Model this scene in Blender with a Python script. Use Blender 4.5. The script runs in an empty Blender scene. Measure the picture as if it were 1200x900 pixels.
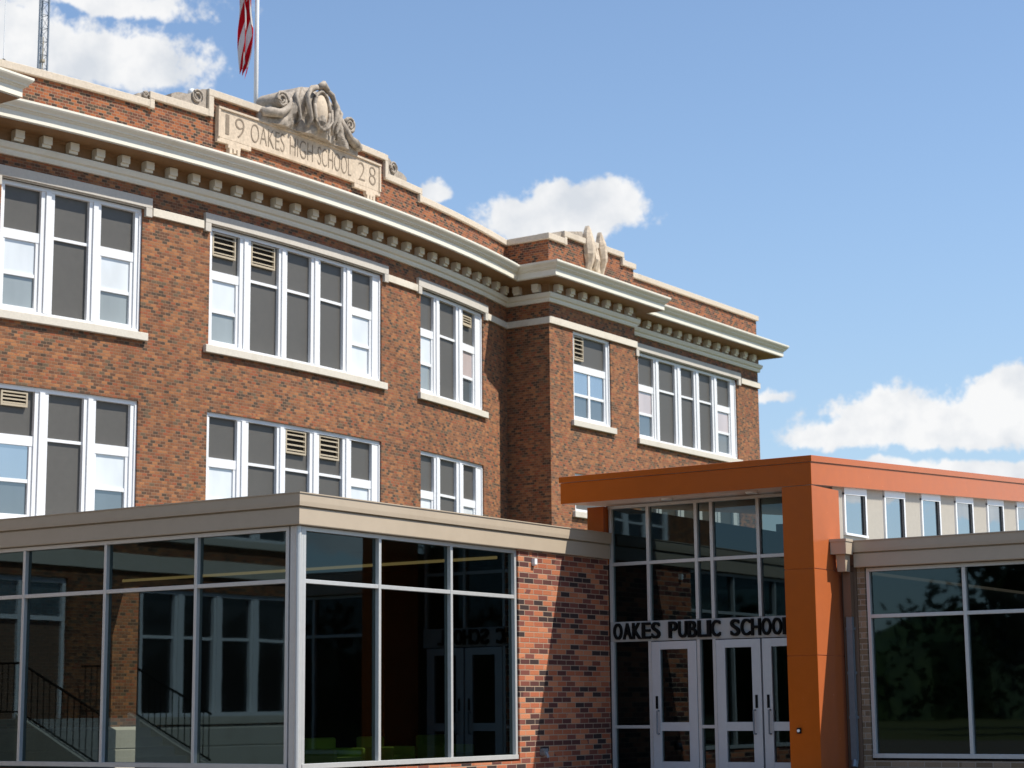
import bpy, bmesh, math, random
from mathutils import Vector, Matrix
random.seed(7)
D = bpy.data
SC = bpy.context.scene
COL = SC.collection
R = math.radians

# ------------------------------------------------------------------ camera
H = 1.10                                   # eye height above the paving
cam = D.objects.new('camera', D.cameras.new('camera'))
COL.objects.link(cam)
right = Vector((0.82697398, 0.56216371, -0.00927392))
fwd = Vector((-0.55295721, 0.81619437, 0.16752633))
up = Vector((0.10174654, -0.13341183, 0.98582398))
m3 = Matrix((right, up, -fwd)).transposed()
cam.matrix_world = Matrix.Translation((0, 0, H)) @ m3.to_4x4()
cam.data.sensor_width = 36
cam.data.lens = 36 * 2236.37 / 1200
cam.data.clip_end = 3000
cam.data.dof.use_dof = True
cam.data.dof.focus_distance = 27.0
cam.data.dof.aperture_fstop = 2.4
SC.camera = cam

# ------------------------------------------------------------------ light
SUN = Vector((1.0, 0.44, 1.58)).normalized()
sun_el = math.asin(SUN.z)
sun_az = math.atan2(SUN.x, SUN.y)
sl = D.lights.new('sun', 'SUN')
sl.energy = 5.0
sl.angle = R(0.53)
sl.color = (1.0, 0.945, 0.86)
sun = D.objects.new('sun', sl)
COL.objects.link(sun)
sun.rotation_euler = SUN.to_track_quat('Z', 'Y').to_euler()
sun.location = (40, 20, 60)

w = D.worlds.new('World')
SC.world = w
w.use_nodes = True
NT = w.node_tree
NT.nodes.clear()


class NB:
    """small helper to chain shader nodes"""
    def __init__(s, nt): s.nt = nt; s.n = nt.nodes; s.l = nt.links
    def new(s, t, **kw):
        x = s.n.new(t)
        for k, v in kw.items(): setattr(x, k, v)
        return x
    def put(s, sock, v):
        if v is None: return
        if hasattr(v, 'is_output') or isinstance(v, bpy.types.NodeSocket): s.l.new(v, sock)
        else: sock.default_value = v
    def math(s, op, a, b=None, c=None, clamp=False):
        x = s.new('ShaderNodeMath', operation=op); x.use_clamp = clamp
        s.put(x.inputs[0], a); s.put(x.inputs[1], b); s.put(x.inputs[2], c)
        return x.outputs[0]
    def vmath(s, op, a, b=None):
        x = s.new('ShaderNodeVectorMath', operation=op)
        s.put(x.inputs[0], a); s.put(x.inputs[1], b)
        return x.outputs[0]
    def noise(s, vec, scale, detail=4, rough=.5, dist=0):
        x = s.new('ShaderNodeTexNoise')
        s.put(x.inputs['Vector'], vec); x.inputs['Scale'].default_value = scale
        x.inputs['Detail'].default_value = detail; x.inputs['Roughness'].default_value = rough
        x.inputs['Distortion'].default_value = dist
        return x
    def ramp(s, fac, stops, interp='LINEAR'):
        x = s.new('ShaderNodeValToRGB'); r = x.color_ramp; r.interpolation = interp
        while len(r.elements) > 1: r.elements.remove(r.elements[-1])
        r.elements[0].position = stops[0][0]; r.elements[0].color = (*stops[0][1], 1)
        for p, c in stops[1:]:
            e = r.elements.new(p); e.color = (*c, 1)
        s.put(x.inputs[0], fac)
        return x.outputs[0]
    def mix(s, fac, a, b, blend='MIX'):
        x = s.new('ShaderNodeMix', data_type='RGBA', blend_type=blend)
        s.put(x.inputs[0], fac); s.put(x.inputs[6], a); s.put(x.inputs[7], b)
        return x.outputs[2]
    def smooth(s, v, a, b):
        x = s.new('ShaderNodeMapRange', interpolation_type='SMOOTHSTEP')
        s.put(x.inputs[0], v); x.inputs[1].default_value = a; x.inputs[2].default_value = b
        return x.outputs[0]


b = NB(NT)
sky = b.new('ShaderNodeTexSky', sky_type='NISHITA')
sky.sun_disc = False
sky.sun_elevation = sun_el
sky.sun_rotation = sun_az
sky.altitude = 400
sky.air_density = 1.15
sky.dust_density = 0.25
sky.ozone_density = 1.6
tc = b.new('ShaderNodeTexCoord')
dirv = b.vmath('NORMALIZE', tc.outputs['Generated'])
sep = b.new('ShaderNodeSeparateXYZ'); b.put(sep.inputs[0], dirv)
az = b.math('ARCTAN2', sep.outputs[0], sep.outputs[1])
el = b.math('ARCSINE', sep.outputs[2])
n1 = b.noise(dirv, 22, 6, .6)
n2 = b.noise(dirv, 70, 7, .62)
sn = b.new('ShaderNodeSeparateColor'); b.put(sn.inputs[0], n1.outputs['Color'])
warp_a = b.math('MULTIPLY', b.math('SUBTRACT', sn.outputs[0], .5), .030)
warp_e = b.math('MULTIPLY', b.math('SUBTRACT', sn.outputs[1], .5), .022)
azw = b.math('ADD', az, warp_a)
elw = b.math('ADD', el, warp_e)
# clouds of the day: azimuth, elevation, half width, half height (radians), strength
CLOUDS = [(-0.5693, 0.2540, 0.0400, 0.0150, 1), (-0.588, 0.2525, 0.0225, 0.0140, 1), (-0.5473, 0.2577, 0.0233, 0.0165, 1), (-0.5703, 0.2600, 0.020, 0.0140, 1),
          (-0.6371, 0.2701, 0.0106, 0.0072, .95), (-0.370, 0.1405, 0.0640, 0.0160, 1), (-0.3905, 0.1450, 0.0330, 0.0160, 1),
          (-0.338, 0.1515, 0.0340, 0.0145, 1), (-0.4171, 0.1367, 0.0358, 0.0089, .9), (-0.39, 0.1165, 0.0900, 0.0068, .9),
          (-0.3364, 0.1130, 0.0447, 0.0070, .9), (-0.4583, 0.1584, 0.0107, 0.0045, .6), (-0.7965, 0.33, 0.0425, 0.0188, .8),
          (-0.8367, 0.3314, 0.0403, 0.0188, .85), (-0.8633, 0.3383, 0.0268, 0.0268, .8), (-0.8153, 0.360, 0.0626, 0.0098, .75),
          (-0.894, 0.3463, 0.0358, 0.0268, .8), (-0.215, 0.14, 0.06, 0.016, 1), (-0.1, 0.2, 0.12, 0.05, 1), (-1.05, 0.36, 0.10, 0.05, .9), (0.33, 0.098, 0.05, 0.010, 1), (0.47, 0.128, 0.06, 0.011, 1), (0.66, 0.088, 0.05, 0.012, 1), (0.415, 0.108, 0.03, 0.007, 1), (0.375, 0.122, 0.02, 0.005, 1), (0.335, 0.116, 0.03, 0.006, 1), (0.76, 0.165, 0.10, 0.018, 1), (0.46, 0.215, 0.10, 0.022, .9)]
field = None
for (a0, e0, ra, re, k) in CLOUDS:
    da = b.math('DIVIDE', b.math('SUBTRACT', azw, a0), ra)
    de = b.math('DIVIDE', b.math('SUBTRACT', elw, e0), re)
    # flatter bottoms: lower half falls off faster
    de = b.math('MULTIPLY', de, b.math('ADD', 1.0, b.math('MULTIPLY', b.math('LESS_THAN', de, 0.0), .35)))
    d2 = b.math('ADD', b.math('MULTIPLY', da, da), b.math('MULTIPLY', de, de))
    v = b.math('MULTIPLY', b.math('SUBTRACT', 1.42, b.math('SQRT', d2)), k)
    field = v if field is None else b.math('SMOOTH_MAX', field, v, .15)
# open sky away from the building: scattered cumulus
n3 = b.noise(dirv, 4.2, 7, .58)
gate = b.math('MULTIPLY', b.smooth(b.math('ABSOLUTE', b.math('ADD', az, .6)), .5, .75), b.smooth(el, .02, .12))
gen = b.math('SUBTRACT', b.math('MULTIPLY', b.math('SUBTRACT', n3.outputs['Fac'], .53), b.math('MULTIPLY', gate, 5.0)), b.math('MULTIPLY', b.math('SUBTRACT', 1.0, gate), 3.0))
field = b.math('MAXIMUM', field, gen)
field = b.math('ADD', field, b.math('MULTIPLY', b.math('SUBTRACT', n2.outputs['Fac'], .5), 1.5))
field = b.math('ADD', field, b.math('MULTIPLY', b.math('SUBTRACT', n1.outputs['Fac'], .5), .9))
dens = b.smooth(field, .18, .58)
dens = b.math('MULTIPLY', dens, .97)
shade = b.noise(dirv, 30, 5, .55)
ccol = b.ramp(shade.outputs['Fac'], [(.32, (4.9, 5.15, 5.5)), (.58, (6.6, 6.6, 6.6))])
veil = b.smooth(el, .30, .0)
skyc = b.mix(1.0, sky.outputs[0], (1.03, 1.06, 1.11, 1), 'MULTIPLY')
skyc = b.mix(b.math('MULTIPLY', veil, .45), skyc, (1.9, 2.75, 4.3, 1))
skyc = b.mix(dens, skyc, ccol)
bg = b.new('ShaderNodeBackground')
b.put(bg.inputs[0], skyc)
bg.inputs[1].default_value = 0.11
wo = b.new('ShaderNodeOutputWorld')
NT.links.new(bg.outputs[0], wo.inputs[0])

SC.view_settings.view_transform = 'Standard'
SC.view_settings.look = 'None'
SC.view_settings.exposure = 0.4
SC.view_settings.gamma = 1.0
SC.view_settings.use_curve_mapping = False
SC.cycles.max_bounces = 8
SC.cycles.transparent_max_bounces = 12

# ------------------------------------------------------------------ materials
MATS = {}


def newmat(name):
    m = D.materials.new(name); m.use_nodes = True
    nt = m.node_tree; nt.nodes.clear()
    q = NB(nt)
    out = q.new('ShaderNodeOutputMaterial')
    MATS[name] = m
    return m, q, out


def principled(q, out, col, rough=.6, spec=.5, metal=0, bump=None, coat=0, coat_rough=.1):
    p = q.new('ShaderNodeBsdfPrincipled')
    q.put(p.inputs['Base Color'], col if isinstance(col, bpy.types.NodeSocket) else (*col, 1))
    q.put(p.inputs['Roughness'], rough)
    p.inputs['Specular IOR Level'].default_value = spec
    p.inputs['Metallic'].default_value = metal
    p.inputs['Coat Weight'].default_value = coat
    p.inputs['Coat Roughness'].default_value = coat_rough
    p.inputs['Coat IOR'].default_value = 1.65
    if bump is not None: q.l.new(bump, p.inputs['Normal'])
    q.l.new(p.outputs[0], out.inputs[0])
    return p


def bumpn(q, h, strength=.3, dist=.01):
    x = q.new('ShaderNodeBump'); x.inputs['Strength'].default_value = strength; x.inputs['Distance'].default_value = dist
    q.put(x.inputs['Height'], h)
    return x.outputs[0]


def objpos(q):
    g = q.new('ShaderNodeNewGeometry')
    return g.outputs['Position']


def weathered(name, col, var=.12, scale=1.2, rough=.7, dirt=(.5, .45, .38), dirt_amt=.35, spec=.4, fine=14, bump=.15, metal=0, coat=0, streak=False, sheen=0):
    """a surface with broad blotches, fine grain and some grime"""
    m, q, out = newmat(name)
    pos = objpos(q)
    if streak:
        mp = q.new('ShaderNodeMapping'); mp.inputs['Scale'].default_value = (1, 1, .18); q.put(mp.inputs[0], pos); vec = mp.outputs[0]
    else: vec = pos
    a = q.noise(vec, scale, 5, .6); f = q.noise(pos, fine, 5, .6)
    lo = tuple(max(0, c * (1 - var)) for c in col); hi = tuple(min(1, c * (1 + var * .7)) for c in col)
    base = q.ramp(f.outputs['Fac'], [(.3, lo), (.7, hi)])
    g = q.smooth(a.outputs['Fac'], .52, .78)
    c = q.mix(q.math('MULTIPLY', g, dirt_amt), base, (*[x * y for x, y in zip(col, dirt)], 1))
    r = q.math('ADD', rough - .08, q.math('MULTIPLY', f.outputs['Fac'], .16))
    pr = principled(q, out, c, r, spec, metal, bumpn(q, f.outputs['Fac'], bump, .01) if bump else None, coat)
    if sheen:
        pr.inputs['Sheen Weight'].default_value = sheen; pr.inputs['Sheen Roughness'].default_value = .35; pr.inputs['Sheen Tint'].default_value = (1, .9, .84, 1)
    return m


def brick(name, bw, bh, stops, mortar, jw=.0105, big=.18, spec=.3, soil=None):
    """running bond from UVs in metres; every brick has a colour of its own"""
    m, q, out = newmat(name)
    uv = q.new('ShaderNodeUVMap')
    s = q.new('ShaderNodeSeparateXYZ'); q.put(s.inputs[0], uv.outputs[0])
    u, v = s.outputs[0], s.outputs[1]
    wob = q.noise(uv.outputs[0], 9, 2, .5)
    v2 = q.math('ADD', v, q.math('MULTIPLY', q.math('SUBTRACT', wob.outputs['Fac'], .5), .004))
    row = q.math('FLOOR', q.math('DIVIDE', v2, bh))
    odd = q.math('MULTIPLY', q.math('MODULO', q.math('ABSOLUTE', row), 2.0), .5)
    uu = q.math('ADD', q.math('DIVIDE', u, bw), odd)
    cidx = q.math('FLOOR', uu)
    fu = q.math('MULTIPLY', q.math('SUBTRACT', uu, cidx), bw)
    fv = q.math('MULTIPLY', q.math('SUBTRACT', q.math('DIVIDE', v2, bh), row), bh)
    idv = q.new('ShaderNodeCombineXYZ'); q.put(idv.inputs[0], cidx); q.put(idv.inputs[1], row); idv.inputs[2].default_value = 3.7
    wn = q.new('ShaderNodeTexWhiteNoise', noise_dimensions='3D'); q.put(wn.inputs['Vector'], idv.outputs[0])
    du = q.math('MINIMUM', fu, q.math('SUBTRACT', bw, fu))
    dv = q.math('MINIMUM', fv, q.math('SUBTRACT', bh, fv))
    dd = q.math('MINIMUM', du, dv)
    mask = q.smooth(dd, jw * .35, jw * .75)
    patch = q.noise(uv.outputs[0], .55, 4, .6)
    pick = q.math('ADD', wn.outputs['Value'], q.math('MULTIPLY', q.math('SUBTRACT', patch.outputs['Fac'], .5), big * 2))
    col = q.ramp(pick, stops, 'CONSTANT')
    fine = q.noise(uv.outputs[0], 60, 4, .65)
    col = q.mix(.55, col, q.ramp(fine.outputs['Fac'], [(.25, (.55, .55, .55)), (.75, (1.25, 1.25, 1.25))]), 'MULTIPLY')
    mort = q.ramp(fine.outputs['Fac'], [(.2, tuple(x * .8 for x in mortar)), (.8, tuple(min(1, x * 1.15) for x in mortar))])
    c = q.mix(mask, mort, col)
    if soil:
        mp = q.new('ShaderNodeMapping'); mp.inputs['Scale'].default_value = (1.6, .22, 1); q.put(mp.inputs[0], uv.outputs[0])
        st = q.noise(mp.outputs[0], 1.3, 5, .62)
        c = q.mix(q.math('MULTIPLY', q.smooth(st.outputs['Fac'], .5, .75), soil), c, (.62, .55, .5, 1), 'MULTIPLY')
    blot = q.noise(uv.outputs[0], .23, 5, .6)
    c = q.mix(.5, c, q.ramp(blot.outputs['Fac'], [(.28, (.62, .60, .58)), (.5, (1, 1, 1)), (.72, (1.22, 1.2, 1.16))]), 'MULTIPLY')
    h = q.math('ADD', mask, q.math('MULTIPLY', fine.outputs['Fac'], .35))
    principled(q, out, c, .85, spec, 0, bumpn(q, h, .55, .006))
    return m


old_brick = brick('old_brick', .128, .0615,
                  [(0, (.085, .055, .036)), (.09, (.135, .062, .034)), (.20, (.19, .082, .042)), (.32, (.255, .100, .044)), (.46, (.31, .128, .054)),
                   (.60, (.29, .090, .040)), (.72, (.37, .155, .062)), (.84, (.235, .100, .048)), (.94, (.14, .095, .056))],
                  (.25, .155, .095), .0095, .13, soil=.6)
parapet_brick = brick('parapet_brick', .128, .0615,
                      [(0, (.05, .028, .02)), (.14, (.14, .050, .028)), (.32, (.26, .078, .030)), (.55, (.33, .105, .036)),
                       (.74, (.20, .066, .032)), (.88, (.08, .055, .035))], (.26, .17, .11), .011, .2, soil=.45)
new_brick = brick('new_brick', .256, .0815,
                  [(0, (.045, .028, .026)), (.15, (.10, .036, .030)), (.29, (.19, .062, .045)), (.42, (.44, .145, .066)), (.58, (.52, .195, .095)),
                   (.74, (.39, .115, .055)), (.88, (.20, .062, .040))], (.36, .26, .185), .012, .08)
buff_brick = brick('buff_brick', .256, .0815,
                   [(0, (.22, .15, .09)), (.3, (.30, .21, .13)), (.6, (.36, .25, .16)), (.85, (.25, .17, .10))], (.40, .33, .26), .012, .06)
limestone = weathered('limestone', (.58, .50, .40), .14, .8, .85, (.55, .5, .45), .5, .3, 22, .3)
dark_stone = weathered('weathered_shade_limestone', (.37, .32, .265), .32, 2.6, .9, (.20, .19, .18), .9, .25, 13, .7, streak=True)  # real weathering on the crest; on the scrolls the dark colour is painted shade
letter_stone = weathered('letter_shade_stone', (.25, .20, .15), .2, 3, .9, (.6, .55, .5), .5, .2, 20, .2)  # dark colour stands in for the shadow inside cut letters
panel_stone = weathered('panel_stone', (.56, .46, .35), .2, 1.4, .85, (.5, .46, .42), .75, .3, 14, .35, streak=True)
cream = weathered('cream_paint', (.76, .72, .61), .04, .8, .5, (.75, .69, .58), .35, .4, 18, .05)
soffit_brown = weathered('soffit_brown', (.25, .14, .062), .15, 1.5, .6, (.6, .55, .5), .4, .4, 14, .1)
white_frame = weathered('white_frame', (.76, .77, .78), .03, 1.2, .35, (.82, .8, .76), .25, .5, 20, .02)
sill_stone = weathered('sill_stone', (.62, .575, .49), .08, 1.5, .75, (.65, .6, .52), .45, .3, 20, .15)
string_stone = weathered('string_stone', (.66, .60, .50), .08, 1.5, .75, (.6, .55, .48), .5, .3, 20, .15)
lintel_stone = weathered('lintel_stone', (.54, .50, .44), .08, 1.5, .8, (.7, .66, .6), .4, .3, 20, .15)
grey_panel = weathered('grey_panel', (.092, .087, .078), .05, .7, .42, (.75, .75, .75), .35, .4, 8, .02)
tan_metal = weathered('tan_metal', (.45, .38, .27), .05, 1, .45, (.7, .65, .6), .3, .5, 16, .02)
dark_void = weathered('dark_void', (.012, .011, .010), .1, 1, .8, bump=0)
fascia_metal = weathered('fascia_metal', (.46, .375, .275), .035, .5, .42, (.86, .84, .8), .35, .5, 5, .02, streak=True)
brown_metal = weathered('brown_metal', (.17, .105, .068), .05, .8, .42, (.8, .78, .75), .3, .5, 10, .02)
orange_metal = weathered('orange_metal', (.43, .089, .004), .05, .45, .24, (.84, .8, .8), .45, .16, 5, .03, coat=0, streak=True, sheen=.6)
silver = weathered('silver_aluminium', (.60, .60, .58), .04, 1, .38, (.85, .84, .82), .3, .5, 14, .02, metal=.35)
door_alu = weathered('door_aluminium', (.60, .62, .63), .03, 1, .4, (.88, .87, .86), .3, .5, 14, .02, metal=.3)
band_panel = weathered('sign_band', (.42, .41, .39), .05, 1.5, .45, (.8, .78, .76), .4, .5, 14, .02)
black_metal = weathered('black_metal', (.008, .008, .008), .1, 1, .7, spec=.12, bump=0)
steel_pipe = weathered('steel_pipe', (.20, .24, .27), .06, 1, .35, (.8, .8, .8), .3, .5, 12, .02, metal=.3)
ribbed = weathered('cream_ribbed_metal', (.52, .475, .40), .04, .8, .45, (.85, .83, .8), .3, .5, 12, .02)
dark_bronze = weathered('dark_bronze', (.018, .014, .012), .1, 1, .4, bump=0)
warm_paving = weathered('warm_paving', (.105, .080, .055), .2, .3, .9, (.8, .78, .75), .5, .3, 20, .4)  # brown chosen so the paving bounces warm fill into shaded faces
concrete = weathered('concrete', (.42, .40, .37), .08, .25, .85, (.72, .7, .67), .6, .3, 9, .2)
grass_m = weathered('lawn', (.085, .085, .03), .3, .35, .95, (.8, .7, .5), .5, .1, 14, .5)
roof_m = weathered('roof_membrane', (.30, .29, .27), .08, .4, .9, (.7, .7, .7), .5, .2, 6, .1)
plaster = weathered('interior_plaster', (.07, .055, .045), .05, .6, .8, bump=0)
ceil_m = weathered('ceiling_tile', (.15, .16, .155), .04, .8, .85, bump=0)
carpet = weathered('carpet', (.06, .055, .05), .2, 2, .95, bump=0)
green_vinyl = weathered('green_vinyl', (.50, .68, .12), .06, 2, .45, (.8, .8, .8), .3, .5, 20, .05)
teal_frame = weathered('teal_frame', (.25, .36, .34), .05, 1, .5, bump=0)
galv = weathered('galvanised_steel', (.24, .27, .30), .1, 1.5, .5, (.7, .7, .7), .4, .5, 20, .05, metal=.5)
white_paint = weathered('white_paint', (.80, .80, .79), .03, 1, .35, (.85, .84, .8), .25, .5, 20, .02)
bark = weathered('bark', (.09, .06, .04), .3, 3, .95, bump=.6)
clock_m = weathered('clock_face', (.55, .62, .60), .03, 1, .5, bump=0)


def schlick(q, f0):
    g = q.new('ShaderNodeNewGeometry')
    d = q.new('ShaderNodeVectorMath', operation='DOT_PRODUCT')
    q.l.new(g.outputs['Normal'], d.inputs[0]); q.l.new(g.outputs['Incoming'], d.inputs[1])
    c = q.math('SUBTRACT', 1.0, q.math('ABSOLUTE', d.outputs['Value']), clamp=True)
    return q.math('ADD', f0, q.math('MULTIPLY', 1 - f0, q.math('POWER', c, 5.0)), clamp=True)


def glazing(name, tint, refl, rough=.02):
    m, q, out = newmat(name)
    pos = objpos(q)
    nz = q.noise(pos, .9, 2, .5)
    bp = bumpn(q, nz.outputs['Fac'], .012, .06)
    f = schlick(q, refl)
    t = q.new('ShaderNodeBsdfTransparent'); t.inputs[0].default_value = (*tint, 1)
    g = q.new('ShaderNodeBsdfGlossy'); g.inputs[0].default_value = (.62, .88, 1.0, 1); g.inputs['Roughness'].default_value = rough
    q.l.new(bp, g.inputs['Normal'])
    mx = q.new('ShaderNodeMixShader')
    q.put(mx.inputs[0], f); q.l.new(t.outputs[0], mx.inputs[1]); q.l.new(g.outputs[0], mx.inputs[2])
    q.l.new(mx.outputs[0], out.inputs[0])
    return m


def pane(name, col, refl, rough=.05):
    """a sash pane with a blind or dark room close behind: opaque backing under reflecting glass"""
    m, q, out = newmat(name)
    pos = objpos(q)
    mp = q.new('ShaderNodeMapping'); mp.inputs['Scale'].default_value = (1, 1, .35); q.put(mp.inputs[0], pos)
    a = q.noise(mp.outputs[0], 2.2, 3, .5)
    c = q.ramp(a.outputs['Fac'], [(.3, tuple(x * .9 for x in col)), (.7, tuple(min(1, x * 1.06) for x in col))])
    dfs = q.new('ShaderNodeBsdfDiffuse'); q.put(dfs.inputs[0], c)
    nz = q.noise(pos, 1.1, 2, .5)
    g = q.new('ShaderNodeBsdfGlossy'); g.inputs[0].default_value = (.9, .96, 1, 1); g.inputs['Roughness'].default_value = rough
    q.l.new(bumpn(q, nz.outputs['Fac'], .05, .06), g.inputs['Normal'])
    f = schlick(q, .04 + refl)
    mx = q.new('ShaderNodeMixShader')
    q.put(mx.inputs[0], f); q.l.new(dfs.outputs[0], mx.inputs[1]); q.l.new(g.outputs[0], mx.inputs[2])
    q.l.new(mx.outputs[0], out.inputs[0])
    return m


tint_glass = glazing('tinted_glass', (.24, .27, .25), .06)
sky_glass = pane('clerestory_glass', (.05, .07, .09), .42, .015)
p_blind = pane('pane_with_white_blind', (.66, .69, .70), .06)
p_screen = pane('pane_with_screen', (.26, .29, .29), .05, .12)
p_dark = pane('dark_pane', (.10, .12, .13), .14)
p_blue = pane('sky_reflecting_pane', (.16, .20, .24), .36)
p_pink = pane('pane_with_pale_drape', (.52, .44, .42), .10)
p_old = pane('old_window_glass', (.02, .02, .02), .05)


def emis(name, col, s):
    m, q, out = newmat(name)
    e = q.new('ShaderNodeEmission'); e.inputs[0].default_value = (*col, 1); e.inputs[1].default_value = s
    q.l.new(e.outputs[0], out.inputs[0])
    return m


lamp_m = emis('lamp_diffuser', (1, .70, .28), .30)

# flag: red and white stripes running with the cloth (UV v across the stripes)
flag_m, q, out = newmat('flag_cloth')
uv = q.new('ShaderNodeUVMap'); s = q.new('ShaderNodeSeparateXYZ'); q.put(s.inputs[0], uv.outputs[0])
st = q.math('LESS_THAN', q.math('FRACT', q.math('MULTIPLY', s.outputs[1], 6.5)), .54)
canton = q.math('MULTIPLY', q.math('GREATER_THAN', s.outputs[1], .46), q.math('LESS_THAN', s.outputs[0], .40))
c = q.mix(st, (.78, .77, .74, 1), (.55, .012, .02, 1))
c = q.mix(canton, c, (.02, .03, .14, 1))
dfs = q.new('ShaderNodeBsdfDiffuse'); q.put(dfs.inputs[0], c)
trn = q.new('ShaderNodeBsdfTranslucent'); q.put(trn.inputs[0], c)
mx = q.new('ShaderNodeMixShader'); mx.inputs[0].default_value = .3
q.l.new(dfs.outputs[0], mx.inputs[1]); q.l.new(trn.outputs[0], mx.inputs[2]); q.l.new(mx.outputs[0], out.inputs[0])

leaf_m, q, out = newmat('leaves')
oi = q.noise(objpos(q), .9, 4, .6)
c = q.ramp(oi.outputs['Fac'], [(.3, (.014, .028, .008)), (.5, (.028, .05, .013)), (.72, (.055, .078, .02))])
principled(q, out, c, .6, .3)

# ------------------------------------------------------------------ builders


class MB:
    """collects faces (world coordinates, z from the eye height) with UVs in metres"""
    def __init__(s): s.v = []; s.f = []; s.uv = []
    def face(s, pts, uv=None):
        i = len(s.v); s.v += [tuple(p) for p in pts]; s.f.append(tuple(range(i, i + len(pts))))
        if uv is None:
            p = [Vector(x) for x in pts]
            n = (p[1] - p[0]).cross(p[-1] - p[0])
            if n.length < 1e-12 and len(p) > 3: n = (p[2] - p[1]).cross(p[3] - p[1])
            n = n.normalized() if n.length > 1e-12 else Vector((0, 0, 1))
            if abs(n.z) > .75: uv = [(x.x, x.y) for x in p]
            else:
                t = Vector((-n.y, n.x, 0)).normalized()
                if abs(t.x) + 1e-6 >= abs(t.y):
                    if t.x < 0: t = -t
                elif t.y < 0: t = -t
                uv = [(x.dot(t), x.z) for x in p]
        s.uv += uv
    def hexa(s, c):
        for q4 in ((0, 1, 2, 3), (7, 6, 5, 4), (0, 4, 5, 1), (1, 5, 6, 2), (2, 6, 7, 3), (3, 7, 4, 0)):
            s.face([c[i] for i in q4])
    def box(s, x0, x1, y0, y1, z0, z1):
        s.hexa([(x0, y0, z0), (x1, y0, z0), (x1, y1, z0), (x0, y1, z0), (x0, y0, z1), (x1, y0, z1), (x1, y1, z1), (x0, y1, z1)])
    def sbox(s, M, s0, s1, z0, z1, o0, o1, step=9):
        n = max(1, int(math.ceil((s1 - s0) / step)))
        ss = [s0 + (s1 - s0) * i / n for i in range(n + 1)]
        for i in range(n):
            a, c = ss[i], ss[i + 1]
            A = [M(a, z0, o0), M(c, z0, o0), M(c, z0, o1), M(a, z0, o1), M(a, z1, o0), M(c, z1, o0), M(c, z1, o1), M(a, z1, o1)]
            fs = [((0, 1, 2, 3), 'h'), ((7, 6, 5, 4), 'h'), ((0, 4, 5, 1), 's'), ((2, 6, 7, 3), 's')]
            if i == 0: fs.append(((3, 7, 4, 0), 'e'))
            if i == n - 1: fs.append(((1, 5, 6, 2), 'e'))
            P = [(a, z0), (c, z0), (c, z0), (a, z0), (a, z1), (c, z1), (c, z1), (a, z1)]
            O = [o0, o0, o1, o1] * 2
            for idx, k in fs:
                if k == 's': uvs = [P[j] for j in idx]
                elif k == 'h': uvs = [(P[j][0], O[j]) for j in idx]
                else: uvs = [(O[j] + a, P[j][1]) for j in idx]
                s.face([A[j] for j in idx], uvs)
    def tube(s, pts, r, n=8, r1=None):
        pts = [Vector(p) for p in pts]; rings = []
        for i, p in enumerate(pts):
            d = (pts[min(i + 1, len(pts) - 1)] - pts[max(i - 1, 0)]).normalized()
            a = Vector((0, 0, 1)) if abs(d.z) < .9 else Vector((1, 0, 0))
            u = d.cross(a).normalized(); v = d.cross(u)
            if isinstance(r, (list, tuple)): rr = r[i]
            else: rr = r if r1 is None else r + (r1 - r) * i / max(1, len(pts) - 1)
            rings.append([p + (u * math.cos(2 * math.pi * k / n) + v * math.sin(2 * math.pi * k / n)) * rr for k in range(n)])
        for i in range(len(rings) - 1):
            for k in range(n):
                s.face([rings[i][k], rings[i][(k + 1) % n], rings[i + 1][(k + 1) % n], rings[i + 1][k]])
        s.face(rings[0][::-1]); s.face(rings[-1])
    def lathe(s, c, prof, n=16):
        c = Vector(c)
        for i in range(len(prof) - 1):
            for k in range(n):
                a, bb = 2 * math.pi * k / n, 2 * math.pi * (k + 1) / n
                q4 = []
                for (r, z), t in ((prof[i], a), (prof[i], bb), (prof[i + 1], bb), (prof[i + 1], a)):
                    q4.append(c + Vector((r * math.cos(t), r * math.sin(t), z)))
                s.face(q4)
    def build(s, name, mat, parent=None, smooth=False, merge=True, bevel=0):
        me = D.meshes.new(name)
        o = D.objects.new(name, me)
        off = Vector(parent['_org']) if parent is not None else Vector((0, 0, 0))
        me.from_pydata([Vector(p) + Vector((0, 0, H)) - off for p in s.v], [], s.f)
        ul = me.uv_layers.new(name='UVMap')
        for i, l in enumerate(me.loops): ul.data[i].uv = s.uv[l.vertex_index]
        if merge:
            bm = bmesh.new(); bm.from_mesh(me)
            bmesh.ops.remove_doubles(bm, verts=bm.verts, dist=1e-5)
            bmesh.ops.recalc_face_normals(bm, faces=bm.faces)
            bm.to_mesh(me); bm.free()
        if smooth:
            for p in me.polygons: p.use_smooth = True
        me.materials.append(mat)
        COL.objects.link(o)
        o['_org'] = tuple(off)
        if parent is not None: o.parent = parent
        if bevel:
            bv = o.modifiers.new('bevel', 'BEVEL'); bv.width = bevel; bv.segments = 2; bv.limit_method = 'ANGLE'
        return o


def thing(name, label, cat, loc, group=None):
    o = D.objects.new(name, None); COL.objects.link(o)
    o.location = (loc[0], loc[1], loc[2] + H); o.empty_display_size = .3
    o['label'] = label; o['category'] = cat
    if group: o['group'] = group
    o['_org'] = (loc[0], loc[1], loc[2] + H)
    return o


def tag(o, label, cat, group=None):
    o['label'] = label; o['category'] = cat
    if group: o['group'] = group
    return o


def structure(o):
    o['kind'] = 'structure'
    return o


def mapX(X): return lambda s, z, o: (X + o, s, z)          # facing +X, s runs along +Y
def mapY(Y): return lambda s, z, o: (s, Y - o, z)          # facing -Y, s runs along +X


XA, YC, RA = -26.9, 31.65, 41.0
CX = XA - RA


def arc(s, z, o):
    t = s / RA
    return (CX + (RA + o) * math.cos(t), YC + (RA + o) * math.sin(t), z)


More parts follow.
